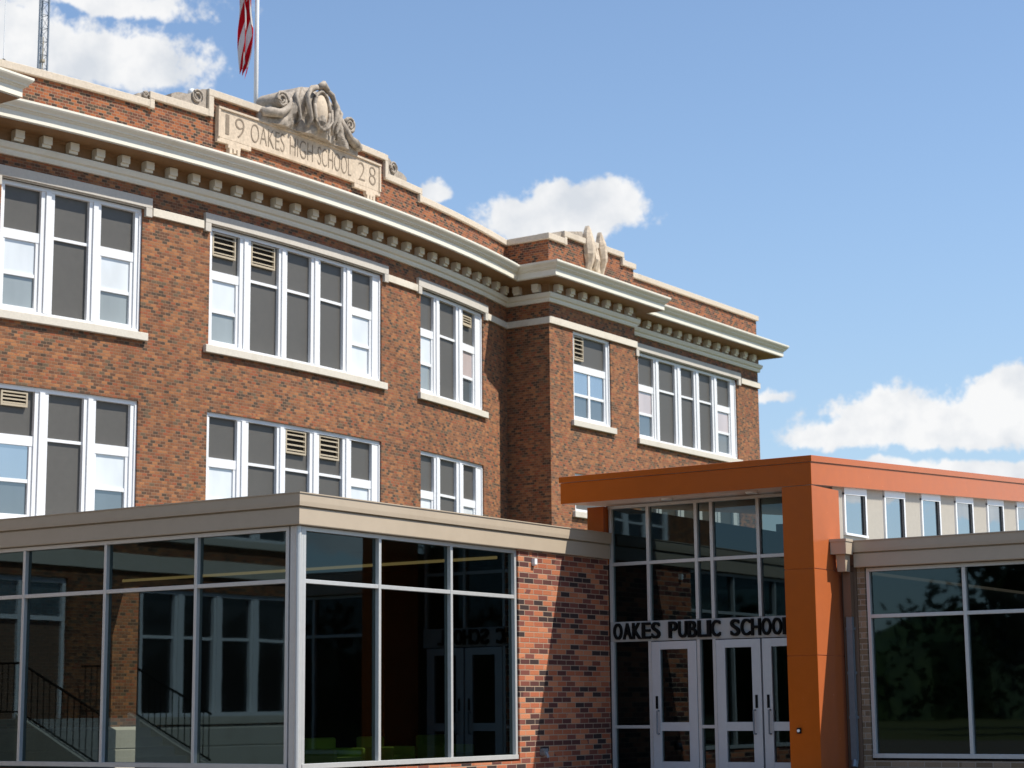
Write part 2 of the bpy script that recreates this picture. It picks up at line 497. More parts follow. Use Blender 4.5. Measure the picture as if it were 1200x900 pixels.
def wall(mb, M, s0, s1, z0, z1, holes=(), reveal=.2, step=9, jambs=True):
    ss = sorted({s0, s1, *[h[0] for h in holes], *[h[1] for h in holes]})
    zs = sorted({z0, z1, *[h[2] for h in holes], *[h[3] for h in holes]})
    ss = [x for x in ss if s0 <= x <= s1]; zs = [x for x in zs if z0 <= x <= z1]
    for i in range(len(ss) - 1):
        n = max(1, int(math.ceil((ss[i + 1] - ss[i]) / step)))
        for j in range(len(zs) - 1):
            a, c, d, e = ss[i], ss[i + 1], zs[j], zs[j + 1]
            if any(h[0] <= a + 1e-6 and c <= h[1] + 1e-6 and h[2] <= d + 1e-6 and e <= h[3] + 1e-6 for h in holes): continue
            for k in range(n):
                p, r = a + (c - a) * k / n, a + (c - a) * (k + 1) / n
                mb.face([M(p, d, 0), M(r, d, 0), M(r, e, 0), M(p, e, 0)], [(p, d), (r, d), (r, e), (p, e)])
    for h in holes:
        a, c, d, e = h[:4]
        n = max(1, int(math.ceil((c - a) / step)))
        mb.face([M(a, d, 0), M(a, e, 0), M(a, e, -reveal), M(a, d, -reveal)], [(a, d), (a, e), (a + reveal, e), (a + reveal, d)])
        mb.face([M(c, d, 0), M(c, e, 0), M(c, e, -reveal), M(c, d, -reveal)], [(c, d), (c, e), (c + reveal, e), (c + reveal, d)])
        for k in range(n):
            p, r = a + (c - a) * k / n, a + (c - a) * (k + 1) / n
            mb.face([M(p, d, 0), M(r, d, 0), M(r, d, -reveal), M(p, d, -reveal)])
            mb.face([M(p, e, 0), M(r, e, 0), M(r, e, -reveal), M(p, e, -reveal)])


def sweep(mb, path, prof):
    """profile of (outward offset, z) along a plan polyline, mitred"""
    P = [Vector(p) for p in path]; n = len(P); N = []
    for i in range(n):
        ns = []
        if i > 0: d = (P[i] - P[i - 1]).normalized(); ns.append(Vector((d.y, -d.x)))
        if i < n - 1: d = (P[i + 1] - P[i]).normalized(); ns.append(Vector((d.y, -d.x)))
        N.append(ns[0] if len(ns) == 1 else (ns[0] + ns[1]) / (1 + ns[0].dot(ns[1])))
    for i in range(n - 1):
        for j in range(len(prof) - 1):
            (o0, z0), (o1, z1) = prof[j], prof[j + 1]
            a = P[i] + N[i] * o0; c = P[i + 1] + N[i + 1] * o0; d = P[i + 1] + N[i + 1] * o1; e = P[i] + N[i] * o1
            mb.face([(a.x, a.y, z0), (c.x, c.y, z0), (d.x, d.y, z1), (e.x, e.y, z1)])


# ------------------------------------------------------------------ ground
G = -H
def sheet(name, x0, x1, y0, y1, z, mat):
    mb = MB(); mb.face([(x0, y0, z), (x1, y0, z), (x1, y1, z), (x0, y1, z)])
    return structure(mb.build(name, mat))
sheet('ground', -900, 900, -900, 900, G - .012, grass_m)
sheet('pavement', -25.5, 18, -4, 37.0, G - .004, warm_paving)
mb = MB(); mb.box(-16.0, -12.6, 23.0, 26.6, G - .003, G + .008); structure(mb.build('path', concrete))

# ------------------------------------------------------------------ old brick school
school = thing('school_building', 'three storey old red brick school with cream cornice and bowed front', 'building', (-27, 31.65, G))
RET = 41.1; LRET = 22.0
XB, XW = -26.65, -27.2
B1 = 45.5; W1 = 54.15                    # right bay and wing ends
LB0 = 17.6; LW0 = 2.6                    # left bay and wing starts
s_l = RA * math.asin((LRET - YC) / RA); s_r = RA * math.asin((RET - YC) / RA)
xl = arc(s_l, 0, 0)[0]; xr = arc(s_r, 0, 0)[0]
NARC = 26
PATH = [(-44, LW0), (XW, LW0), (XW, LB0), (XB, LB0), (XB, LRET)]
PATH += [arc(s_l + (s_r - s_l) * i / NARC, 0, 0)[:2] for i in range(NARC + 1)]
PATH += [(XB, RET), (XB, B1), (XW, B1), (XW, W1), (-44, W1)]

# window openings: (s0, s1, z0, z1)
Z2, T2 = 7.48, 10.04
Z1_, T1 = 3.52, 6.10
WIN = []   # (map, s0, s1, z0, z1, lights, kinds, louvers)
SH, PA = 'sash', 'panel'
L_w1 = [(-7.95, -7.15), (-6.85, -6.05), (-5.77, -4.94)]
L_w2 = [(-2.88, -2.07), (-1.74, -.86), (-.59, .22), (.54, 1.38), (1.70, 2.51)]
L_w3 = [(4.62, 5.28), (5.58, 6.45), (6.83, 7.56)]
L_wg = [(46.72, 47.59), (47.89, 48.85), (49.21, 50.01), (50.33, 51.15), (51.48, 52.34)]
bl = ('blind', 'screen')
WIN.append(('arc', -8.06, -4.80, Z2, T2, L_w1, [bl, None, bl], {}))
WIN.append(('arc', -3.00, 2.80, Z2, T2, L_w2, [bl, None, None, None, ('blind', 'blind')], {0: 1, 1: 1}))
WIN.append(('arc', 4.52, 7.92, Z2, T2, L_w3, [bl, None, ('drape', 'dark')], {2: 2}))
WIN.append(('arc', -8.06, -4.80, Z1_, T1, L_w1, [('blue', 'dark'), None, ('blind', 'dark')], {0: 3}))
WIN.append(('arc', -3.00, 2.80, Z1_, T1, L_w2, [bl, None, None, None, bl], {2: 1, 3: 1}))
WIN.append(('arc', 4.52, 7.92, Z1_, T1, L_w3, [bl, None, bl], {}))
WIN.append(('bay', 42.25, 44.17, 7.50, 9.92, [(42.38, 44.02)], [('muntin', 'dark')], {0: 4}))
WIN.append(('bay', 42.25, 44.17, 5.08, 6.10, [(42.38, 44.02)], [None], {}))
WIN.append(('wing', 46.60, 52.66, 7.54, 10.06, L_wg, [('drape', 'drape2'), None, None, None, ('drape', 'drape2')], {}))
WIN.append(('wing', 46.60, 52.66, Z1_, T1, L_wg, [bl, None, None, None, bl], {}))
L_lw = [(5.45, 6.27), (6.57, 7.45), (7.70, 8.58), (8.84, 9.70), (9.98, 10.85)]
L_lv = [(12.2, 13.0), (13.3, 14.1), (14.4, 15.2), (15.5, 16.3)]
for (z0, z1) in ((-.10, 2.40), (Z1_, T1), (Z2, T2)):
    WIN.append(('lwing', 5.30, 11.0, z0, z1, L_lw, [None] * 5, {}))
    if z0 > 0: WIN.append(('lwing', 12.05, 16.45, z0, z1, L_lv, [None] * 4, {}))
    if z0 > 0: WIN.append(('lbay', 19.0, 20.9, z0, z1, [(19.1, 19.85), (20.1, 20.8)], [bl, bl], {}))
MAP = {'arc': arc, 'bay': mapX(XB), 'wing': mapX(XW), 'lbay': mapX(XB), 'lwing': mapX(XW)}
def holes(k): return [(w_[1], w_[2], w_[3], w_[4]) for w_ in WIN if w_[0] == k]

DOOR = (12.9, 15.1, -.10, 2.5)
mb = MB()
TOPW = 11.40
BASE = -.28
wall(mb, arc, s_l, s_r, BASE, TOPW, holes('arc'), .26, .75)
wall(mb, MAP['bay'], RET, B1, BASE, TOPW, holes('bay'), .26)
wall(mb, MAP['wing'], B1, W1, BASE, TOPW, holes('wing'), .26)
wall(mb, MAP['lbay'], LB0, LRET, BASE, TOPW, holes('lbay'), .26)
wall(mb, MAP['lwing'], LW0, LB0, BASE, TOPW, holes('lwing') + [DOOR], .26)
def pl(mb, p, q_, z0, z1):
    L = math.hypot(q_[0] - p[0], q_[1] - p[1])
    mb.face([(*p, z0), (*q_, z0), (*q_, z1), (*p, z1)], [(0, z0), (L, z0), (L, z1), (0, z1)])
pl(mb, (xr, RET), (XB, RET), BASE, TOPW); pl(mb, (XB, B1), (XW, B1), BASE, TOPW); pl(mb, (XB, LB0), (XW, LB0), BASE, TOPW)
pl(mb, (XB, LRET), (xl, LRET), BASE, TOPW); pl(mb, (XW, W1), (-44, W1), BASE, TOPW); pl(mb, (XW, LW0), (-44, LW0), BASE, TOPW)
pl(mb, (-44, LW0), (-44, W1), BASE, TOPW)
mb.build('wall', old_brick, school)

# stone base with a course joint
mb = MB()
sweep(mb, PATH, [(.10, G - .05), (.10, -.72), (.085, -.71), (.085, -.69), (.10, -.68), (.10, BASE - .06), (.0, BASE + .0)])
o = mb.build('stone_base', sill_stone, school)

# parapet brick above the cornice
mb = MB()
TP = 12.19
arc_steps = [(s_l, s_r, 11.38, TP), (-4.66, 4.43, TP, 12.37), (-3.05, 2.85, 12.37, 12.82)]
for a, c, z0, z1 in arc_steps: wall(mb, arc, a, c, z0, z1, (), .2, .75)
for X, a, c in ((XB, RET, B1), (XW, B1, W1), (XB, LB0, LRET), (XW, LW0, LB0)): wall(mb, mapX(X), a, c, 11.38, TP)
for X, a, c in ((XB, 41.85, 44.82), (XB, LB0 + .7, LRET - .7)): wall(mb, mapX(X), a, c, TP, 12.40)
for p, q_ in (((xr, RET), (XB, RET)), ((XB, B1), (XW, B1)), ((XB, LB0), (XW, LB0)), ((XB, LRET), (xl, LRET)), ((XW, W1), (-44, W1)), ((XW, LW0), (-44, LW0))):
    pl(mb, p, q_, 11.38, TP)
mb.build('parapet', parapet_brick, school)

# coping stones
mb = MB()
mb.sbox(arc, s_l, -4.66, TP, 12.345, -.36, .07, .75)
mb.sbox(arc, -4.74, -3.05, 12.37, 12.525, -.36, .075, .75)
mb.sbox(arc, -4.74, -4.62, TP - .02, 12.368, -.36, .078, .75)
mb.sbox(arc, -3.17, 2.95, 12.82, 12.975, -.36, .08, .75)
mb.sbox(arc, -3.17, -3.03, 12.37, 12.818, -.36, .083, .75)
mb.sbox(arc, 2.83, 2.95, 12.40, 12.818, -.36, .083, .75)
mb.sbox(arc, 2.84, 4.50, 12.37, 12.525, -.36, .075, .75)
mb.sbox(arc, 4.38, 4.50, TP - .02, 12.368, -.36, .078, .75)
mb.sbox(arc, 4.48, s_r, TP, 12.345, -.36, .07, .75)
M = mapX(XB)
mb.box(xr - .3, XB - .30, RET - .07, RET + .3, TP, 12.35)
mb.sbox(M, RET - .075, 41.92, TP + .002, 12.353, -.30, .07)
mb.sbox(M, 41.80, 44.90, 12.40, 12.555, -.36, .075); mb.sbox(M, 41.80, 41.93, TP - .01, 12.398, -.36, .078); mb.sbox(M, 44.80, 44.92, TP - .01, 12.398, -.36, .078)
mb.sbox(M, 44.90, B1 + .06, TP, 12.345, -.36, .07)
mb.sbox(mapX(XW), B1 + .06, W1 + .07, TP - .003, 12.342, -.36, .07)
mb.sbox(M, LB0, LRET + .07, TP, 12.345, -.36, .07); mb.sbox(mapX(XW), LW0, LB0, TP - .003, 12.342, -.36, .07)
mb.box(-44, XW - .37, W1 - .3, W1 + .07, TP, 12.342)
mb.build('coping', limestone, school, bevel=.012)

# roof deck behind the parapet
mb = MB()
rp = [p for p in PATH]
mb.face([(x - .02 if 0 < i < len(rp) - 1 else x, y, 11.45) for i, (x, y) in enumerate(rp)])
mb.build('roof', roof_m, school, merge=False)

# cornice
mb = MB()
sweep(mb, PATH, [(.0, 10.50), (.05, 10.505), (.065, 10.56), (.065, 10.60), (.11, 10.63), (.13, 10.70), (.13, 10.74), (.03, 10.75)])
sweep(mb, PATH, [(.60, 11.015), (.60, 11.03), (.625, 11.04), (.625, 11.19), (.66, 11.215), (.66, 11.235), (.69, 11.24), (.70, 11.27), (.755, 11.33), (.77, 11.36), (.77, 11.40), (0, 11.47)])
cornice = mb.build('cornice', cream, school)
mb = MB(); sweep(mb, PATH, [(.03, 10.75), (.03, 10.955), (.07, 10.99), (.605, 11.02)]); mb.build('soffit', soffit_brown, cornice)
# brackets under the cornice
def bracket(M, s):
    mb = MB()
    mb.sbox(M, s - .10, s + .10, 10.83, 10.985, .03, .20)
    mb.sbox(M, s - .10, s + .10, 10.775, 10.828, .03, .155)
    mb.build('bracket', cream, cornice)
for i in range(32):
    s = -9.63 + .605 * i
    if s < s_r - .3: bracket(arc, s)
for X, a, c in ((XB, RET + .28, B1), (XW, B1 + .85, W1), (XB, LB0 + .4, LRET)):
    n = int((c - a) / .605)
    for i in range(n + 1): bracket(mapX(X), a + .605 * i)
for i in range(2): bracket(mapY(RET), XB - .32 - .605 * i)

# string courses and lintels
def course(M, a, c, z0, z1, o1=.06):
    mb = MB(); mb.sbox(M, a, c, z0, z1, -.02, o1, .75); mb.build('string_course', string_stone, school, bevel=.008)
for a, c in ((s_l, -8.3), (-4.58, -3.22), (3.0, 4.32), (8.12, s_r)): course(arc, a, c, 9.92, 10.09)
mb = MB()
mb.box(xr, XB + .055, RET - .06, RET, 9.925, 10.10)
mb.sbox(mapX(XB), RET + .0, B1 + .06, 9.93, 10.115, -.02, .06)
course(mapX(XW), 52.92, W1 + .06, 9.98, 10.165)
course(mapX(XB), LB0, LRET, 9.93, 10.115)
course(mapX(XW), LW0, 5.0, 9.98, 10.165); course(mapX(XW), 11.3, LB0, 9.98, 10.165)
for k in ('lbay', 'lwing'): course(MAP[k], LW0 if k == 'lwing' else LB0, LB0 if k == 'lwing' else LRET, 2.72, 3.05, .07)
mb.build('string_course', string_stone, school, bevel=.008)

PM = {'blind': p_blind, 'screen': p_screen, 'dark': p_dark, 'blue': p_blue, 'drape': p_pink, 'drape2': p_dark, 'muntin': p_blue}
def louver(parent, M, a, c, z0, z1):
    mb = MB()
    mb.sbox(M, a, a + .035, z0, z1, -.13, -.07); mb.sbox(M, c - .035, c, z0, z1, -.13, -.07)
    mb.sbox(M, a + .035, c - .035, z0, z0 + .04, -.13, -.07); mb.sbox(M, a + .035, c - .035, z1 - .03, z1, -.13, -.07)
    n = max(3, int((z1 - z0) / .115))
    for i in range(n):
        z = z0 + .04 + (z1 - z0 - .07) * (i + .5) / n
        A = [M(a + .03, z - .012, -.12), M(c - .03, z - .012, -.12), M(c - .03, z - .03, -.075), M(a + .03, z - .03, -.075),
             M(a + .03, z + .012, -.12), M(c - .03, z + .012, -.12), M(c - .03, z - .005, -.075), M(a + .03, z - .005, -.075)]
        mb.hexa(A)
    lo = mb.build('louver', tan_metal, parent)
    k = MB(); k.sbox(M, a + .02, c - .02, z0 + .02, z1 - .02, -.139, -.135); k.build('louver_back', dark_void, parent)
def window(kind, s0, s1, z0, z1, lights, kinds, louvers):
    M = MAP[kind]
    H_ = z1 - z0; zt = z1 - .395 * (H_ - .08) + .02
    if H_ < 1.5: zt = z1 - .45
    mb = MB()
    f0, f1 = -.22, -.05
    mb.sbox(M, s0, s1, z1 - .085, z1, f0, f1, 1.2)
    mb.sbox(M, s0, s1, z0, z0 + .075, f0, f1 + .01, 1.2)
    eds = [s0] + [x for l in lights for x in l] + [s1]
    for i in range(0, len(eds), 2):
        a, c = eds[i], eds[i + 1]
        mb.sbox(M, a, c, z0 + .075, z1 - .085, f0, f1 - .015)
        if 0 < i < len(eds) - 2: mb.sbox(M, (a + c) / 2 - .055, (a + c) / 2 + .055, z0 + .07, z1 - .08, f1 - .02, f1 + .015)
        else:
            e_ = (a, a + .05) if i == 0 else (c - .05, c)
            mb.sbox(M, e_[0], e_[1], z0 + .07, z1 - .08, f1 - .02, f1 + .012)
    for (a, c), k in zip(lights, kinds):
        if k is None and H_ > 1.5: mb.sbox(M, a, c, zt - .03, zt + .03, f0, -.10)
    fr = mb.build('window', white_frame, school)
    # grey infill panels
    for i, ((a, c), k) in enumerate(zip(lights, kinds)):
        pb = MB(); pb.sbox(M, a, c, z0 + .07 if k is None else zt, z1 - .085, -.19, -.142); pb.build('pane' if kind == 'lwing' else 'panel', p_old if kind == 'lwing' else grey_panel, fr)
    for i, ((a, c), k) in enumerate(zip(lights, kinds)):
        if k is None: continue
        sb = MB()
        zb, ze = z0 + .075, zt - .0
        sb.sbox(M, a, c, ze - .16, ze + .03, -.19, -.085)
        sb.sbox(M, a, a + .05, zb, ze - .16, -.19, -.095); sb.sbox(M, c - .075, c, zb, ze - .16, -.19, -.095)
        sb.sbox(M, a + .05, c - .075, zb, zb + .075, -.19, -.10)
        zm = (zb + ze - .12) / 2
        sb.sbox(M, a + .05, c - .075, zm - .035, zm + .035, -.19, -.105)
        if k[0] == 'muntin': sb.sbox(M, (a + c) / 2 - .05, (a + c) / 2 + .05, zb + .075, ze - .16, -.19, -.107)
        sb.build('sash', white_frame, fr)
        u = MB(); u.sbox(M, a + .05, c - .075, zm + .035, ze - .16, -.18, -.125); u.build('pane', PM[k[0]], fr)
        u = MB(); u.sbox(M, a + .05, c - .075, zb + .075, zm - .035, -.18, -.145); u.build('pane', PM[k[1]], fr)
    for i, t in louvers.items():
        a, c = lights[i]; zz = z1 - .10; hh = z1 - .085 - zt
        if t == 1: louver(fr, M, a + .02, c - .12, zz - hh * .58, zz)
        elif t == 2: louver(fr, M, a + .02, c - .2, zz - hh * .42, zz - hh * .12)
        elif t == 3: louver(fr, M, a - .02 + .1, c - .15, zz - hh * .34, zz - .02)
        elif t == 4: louver(fr, M, a + .02, a + .50, zz - hh * .8, zz)
    # sill
    sm = MB()
    sm.sbox(M, s0 - .14, s1 + .14, z0 - .16, z0 - .0, -.2, .09, 1.2)
    sm.build('sill', sill_stone, fr, bevel=.01)
    if z1 > 9 and kind in ('arc', 'wing', 'lwing'):
        lm = MB()
        dz = .03 if kind == 'wing' else 0
        lm.sbox(M, s0 - .19, s1 + .19, z1 + .025, z1 + .235, -.1, .075, .75)
        lm.sbox(M, s0 - .02, s1 + .02, z1 - .0, z1 + .025, -.1, .03, .75)
        lm.sbox(M, s0 - .19, s0 - .03, z1 - .16, z1 + .025, -.02, .072); lm.sbox(M, s1 + .03, s1 + .19, z1 - .16, z1 + .025, -.02, .072)
        lm.build('lintel', lintel_stone, fr, bevel=.008)
    elif z1 > 9:
        pass
for w_ in WIN: window(*w_)

# entrance door of the left wing (seen mirrored in the lobby glass)
dr = MB(); M = MAP['lwing']
for a, c, z0, z1 in ((12.9, 15.1, 2.4, 2.5), (12.9, 12.98, -.1, 2.4), (15.02, 15.1, -.1, 2.4), (13.96, 14.04, -.1, 2.4), (12.98, 13.96, 1.7, 1.78), (14.04, 15.02, 1.7, 1.78)):
    dr.sbox(M, a, c, z0, z1, -.2, -.06)
dr = dr.build('door', white_frame, school)
dp = MB(); dp.sbox(M, 12.98, 13.96, -.1, 1.7, -.17, -.12); dp.sbox(M, 14.04, 15.02, -.1, 1.7, -.17, -.12); dp.build('door_leaf', brown_metal, dr)
dp = MB(); dp.sbox(M, 12.98, 13.96, 1.78, 2.4, -.17, -.12); dp.sbox(M, 14.04, 15.02, 1.78, 2.4, -.17, -.12); dp.build('pane', p_dark, dr)

# stone stair and railing at that door
stair = thing('stone_stairs', 'stone steps with cheek walls leading up to the brick wing door, mirrored in lobby glass', 'stairs', (-26, 14, G))
mb = MB()
mb.box(XW + .12, XW + 1.5, 12.6, 15.4, G, -.11)
for i in range(6): mb.box(XW + 1.5, XW + 1.5 + .3 * (6 - i), 12.75, 15.25, G + .165 * i, G + .165 * (i + 1))
mb.build('steps', concrete, stair)
for y in (12.6, 15.25):
    mb = MB(); mb.hexa([(XW + 1.5, y, G), (XW + 3.6, y, G), (XW + 3.6, y + .15, G), (XW + 1.5, y + .15, G),
                        (XW + 1.5, y, -.02), (XW + 3.6, y, G + .12), (XW + 3.6, y + .15, G + .12), (XW + 1.5, y + .15, -.02)])
    mb.build('cheek_wall', sill_stone, stair)
    mb = MB()
    z0_, z1_ = .85, -.05
    mb.tube([(XW + .2, y + .07, .85), (XW + 1.5, y + .07, .85), (XW + 3.5, y + .07, -.05)], .022, 6)
    mb.tube([(XW + .2, y + .07, .02), (XW + 1.5, y + .07, .02), (XW + 3.5, y + .07, -.86)], .016, 6)
    for i in range(22):
        x = XW + .3 + i * .15; d = max(0, x - XW - 1.5) * .45
        mb.tube([(x, y + .07, .0 - d), (x, y + .07, .85 - d)], .010, 5)
    mb.build('railing', black_metal, stair)

# name panel
mb = MB()
mb.sbox(arc, -2.92, 2.60, 11.98, 12.60, .005, .09, .75)
mb.sbox(arc, -2.92, -1.93, 11.88, 11.98, .005, .085, .75); mb.sbox(arc, 1.58, 2.60, 11.88, 11.98, .005, .085, .75)
for a in (-2.62, 2.02):
    mb.sbox(arc, a, a + .36, 11.80, 11.88, .005, .10)
    for k in range(3): mb.sbox(arc, a + .03 + .115 * k, a + .03 + .115 * k + .08, 11.68 + .03 * (k % 2), 11.80, .005, .11)
mb.sbox(arc, -2.92, 2.60, 12.60, 12.645, .005, .125, .75)
mb.sbox(arc, -2.92, -2.86, 11.985, 12.60, .085, .115); mb.sbox(arc, 2.54, 2.60, 11.985, 12.60, .085, .115)
panel = mb.build('name_panel', panel_stone, school, bevel=.006)

def text_mesh(txt, width, height, depth, spacing=1.0, bold=0.0):
    cu = D.curves.new('lettering', 'FONT'); cu.body = txt; cu.size = 1; cu.extrude = .5; cu.space_character = spacing; cu.offset = bold
    to = D.objects.new('lettering', cu); COL.objects.link(to)
    dg = bpy.context.evaluated_depsgraph_get(); dg.update()
    me = D.meshes.new_from_object(to.evaluated_get(dg))
    D.objects.remove(to)
    xs = [v.co.x for v in me.vertices]; ys = [v.co.y for v in me.vertices]; zs = [v.co.z for v in me.vertices]
    x0, x1, y0, y1 = min(xs), max(xs), min(ys), max(ys)
    V = [((v.co.x - x0) / (x1 - x0) * width, (v.co.y - y0) / (y1 - y0) * height, (v.co.z + .5) * depth) for v in me.vertices]
    F = [tuple(p.vertices) for p in me.polygons]
    D.meshes.remove(me); D.curves.remove(cu)
    return V, F
def text_part(name, txt, M, s0, s1, z0, z1, o0, o1, mat, parent, bold=0.0, spacing=1.0):
    V, F = text_mesh(txt, s1 - s0, z1 - z0, o1 - o0, spacing, bold)
    me = D.meshes.new(name)
    off = Vector(parent['_org'])
    me.from_pydata([Vector(M(s0 + x, z0 + y, o0 + d)) + Vector((0, 0, H)) - off for x, y, d in V], [], F)
    me.materials.append(mat)
    o = D.objects.new(name, me); COL.objects.link(o); o.parent = parent; o['_org'] = tuple(off)
    return o
for txt, a, c in (('1', -2.70, -2.60), ('9', -2.42, -2.15), ('OAKES', -1.95, -.90), ('HIGH', -.72, .05), ('SCHOOL', .22, 1.44), ('2', 1.72, 1.97), ('8', 2.14, 2.40)):
    hh = .44 if len(txt) == 1 else .41
    text_part('lettering', txt, arc, a, c, 12.30 - hh / 2, 12.30 + hh / 2, .07, .098, letter_stone, panel, -.02)

# carved crest over the panel
def smooth_noise(v, k):
    from mathutils import noise
    return noise.noise(Vector(v) * k)
def carve(o, amp, k):
    me = o.data
    for v in me.vertices:
        n = smooth_noise(v.co, k); n2_ = smooth_noise(v.co + Vector((7, 3, 1)), k * 2.3)
        v.co += v.normal * (n * amp + n2_ * amp * .5)
mb = MB()
half = [(0, 12.66), (.0, 13.80)]
outl = [(-1.74, 12.68), (-1.76, 12.92), (-1.55, 12.97), (-1.36, 12.99), (-1.30, 13.12), (-1.22, 13.22), (-1.02, 13.30), (-.88, 13.42), (-.70, 13.58), (-.50, 13.70), (-.28, 13.77), (0, 13.80)]
outl = outl + [(-x, z) for x, z in outl[-2::-1]]
N_ = 36
# front surface as a grid: columns across s, rows in z under the outline
def top_at(s):
    for i in range(len(outl) - 1):
        if outl[i][0] <= s <= outl[i + 1][0] and outl[i + 1][0] > outl[i][0]:
            t = (s - outl[i][0]) / (outl[i + 1][0] - outl[i][0]); return outl[i][1] + t * (outl[i + 1][1] - outl[i][1])
    return 12.9
cols = [-1.70 + 3.40 * i / 56 for i in range(57)]
rows = 18
def depth_at(s, z, t):
    tz = top_at(s)
    e = min(1, (tz - z) / .25) if tz > z else 0
    e2 = min(1, (1.72 - abs(s)) / .12)
    bulge = .16 + .22 * math.exp(-(s / .8) ** 2) * math.sin(min(1, max(0, (z - 12.6) / 1.15)) * math.pi * .8 + .3)
    ridge = .06 * math.sin(7.5 * abs(s) + 5 * (z - 12.7))
    return .02 + (bulge + ridge) * (.35 + .65 * max(0, min(e, 1)) ** .6) * max(.3, e2)
gridp = [[None] * (rows + 1) for _ in cols]
for i, s in enumerate(cols):
    tz = top_at(s); zb = 12.64 - .0 * abs(s)
    for j in range(rows + 1):
        z = zb + (tz - zb) * j / rows
        gridp[i][j] = (arc(s, z, depth_at(s, z, j / rows)), arc(s, z, -.30))
for i in range(len(cols) - 1):
    for j in range(rows):
        mb.face([gridp[i][j][0], gridp[i + 1][j][0], gridp[i + 1][j + 1][0], gridp[i][j + 1][0]])
        mb.face([gridp[i][j][1], gridp[i][j + 1][1], gridp[i + 1][j + 1][1], gridp[i + 1][j][1]])
    for j in (0, rows): mb.face([gridp[i][j][0], gridp[i + 1][j][0], gridp[i + 1][j][1], gridp[i][j][1]])
for i in (0, len(cols) - 1):
    for j in range(rows): mb.face([gridp[i][j][0], gridp[i][j + 1][0], gridp[i][j + 1][1], gridp[i][j][1]])
crest = mb.build('crest', dark_stone, school, smooth=False)
carve(crest, .045, 4.2)
# volutes, ribbons and the oval tablet
def volute(mb, s0, z0, r0, turns, sgn, rad, o0, o1):
    pts = []
    for i in range(26):
        t = i / 25; a = t * turns * 2 * math.pi; r = r0 * (1 - .78 * t)
        pts.append(arc(s0 + sgn * r * math.cos(a), z0 + r * math.sin(a), o1))
    mb.tube(pts, rad, 7, rad * .6)
    n = 14
    ring = [(s0 + r0 * .98 * math.cos(2 * math.pi * k / n), z0 + r0 * .98 * math.sin(2 * math.pi * k / n)) for k in range(n)]
    for k in range(n):
        a, c = ring[k], ring[(k + 1) % n]
        mb.face([arc(a[0], a[1], o0), arc(c[0], c[1], o0), arc(c[0], c[1], o1 - .02), arc(a[0], a[1], o1 - .02)])
    mb.face([arc(p[0], p[1], o1 - .02) for p in ring])
mb = MB()
volute(mb, -1.17, 13.20, .185, 2.1, 1, .045, -.34, .26)
volute(mb, 1.17, 13.20, .185, 2.1, -1, .045, -.34, .26)
for sg in (-1, 1):
    mb.tube([arc(sg * x, z, o_) for x, z, o_ in ((.12, 13.74, .40), (.34, 13.66, .40), (.52, 13.42, .40), (.46, 13.15, .42), (.36, 12.95, .40), (.42, 12.76, .34))], [.06, .075, .07, .06, .05, .04], 7)
    mb.tube([arc(sg * x, z, o_) for x, z, o_ in ((.62, 13.58, .26), (.78, 13.36, .30), (.70, 13.12, .32), (.62, 12.92, .30), (.70, 12.74, .24))], [.05, .06, .055, .05, .035], 7)
    mb.tube([arc(sg * x, z, o_) for x, z, o_ in ((.86, 13.30, .22), (.98, 13.05, .27), (1.2, 12.88, .25), (1.46, 12.86, .20), (1.68, 12.80, .16))], [.05, .075, .10, .11, .09], 8)
    mb.tube([arc(sg * x, z, o_) for x, z, o_ in ((.30, 13.30, .44), (.28, 13.02, .45), (.18, 12.84, .42), (.03, 12.78, .40))], [.03, .04, .04, .03], 6)
mb.tube([arc(.26 * math.cos(a), 13.22 + .44 * math.sin(a), .40) for a in [2 * math.pi * k / 24 for k in range(25)]], .045, 6)
mb.tube([arc(x, z, .42) for x, z in ((-.16, 13.72), (0, 13.82), (.16, 13.72))], [.07, .10, .07], 8)
vo = mb.build('scrollwork', dark_stone, crest, smooth=True)
carve(vo, .02, 9)
mb = MB()
for i in range(8):
    for k in range(20):
        def pt(r, a): return arc(.235 * r * math.cos(a), 13.22 + .41 * r * math.sin(a), .37 + .10 * (1 - r * r))
        a, c = 2 * math.pi * k / 20, 2 * math.pi * (k + 1) / 20
        mb.face([pt(i / 8, a), pt((i + 1) / 8, a), pt((i + 1) / 8, c), pt(i / 8, c)])
mb.build('tablet', panel_stone, crest, smooth=True)

# leaf scrolls lying on the coping beside the steps, dark colour for their shaded faces
def scroll_block(s0, s1, zb, h, flip, mat):
    mb = MB()
    n = 10; a, c = (s0, s1) if not flip else (s1, s0)
    prof = []
    for i in range(n + 1):
        t = i / n; prof.append((a + (c - a) * t, zb + h * (.25 + .75 * t ** 1.2) + .03 * math.sin(t * 9)))
    for i in range(n):
        p, r = prof[i], prof[i + 1]
        A = [arc(p[0], zb, -.22), arc(r[0], zb, -.22), arc(r[0], zb, .02), arc(p[0], zb, .02), arc(p[0], p[1], -.22), arc(r[0], r[1], -.22), arc(r[0], r[1], .02), arc(p[0], p[1], .02)]
        mb.hexa(A)
    cs = c - (c - a) * .28
    pts = []
    for i in range(20):
        t = i / 19; an = t * 1.7 * 2 * math.pi; r = h * .38 * (1 - .7 * t)
        pts.append(arc(cs + r * math.cos(an), zb + h * .48 + r * math.sin(an), .04))
    mb.tube(pts, .03, 6, .02)
    o = mb.build('scroll_ornament', mat, school)
    return o
scroll_block(-4.15, -3.20, 12.525, .42, False, dark_stone)
scroll_block(2.98, 3.85, 12.525, .42, True, dark_stone)
scroll_block(-5.05, -4.76, 12.345, .17, False, dark_stone)
mbs = MB()
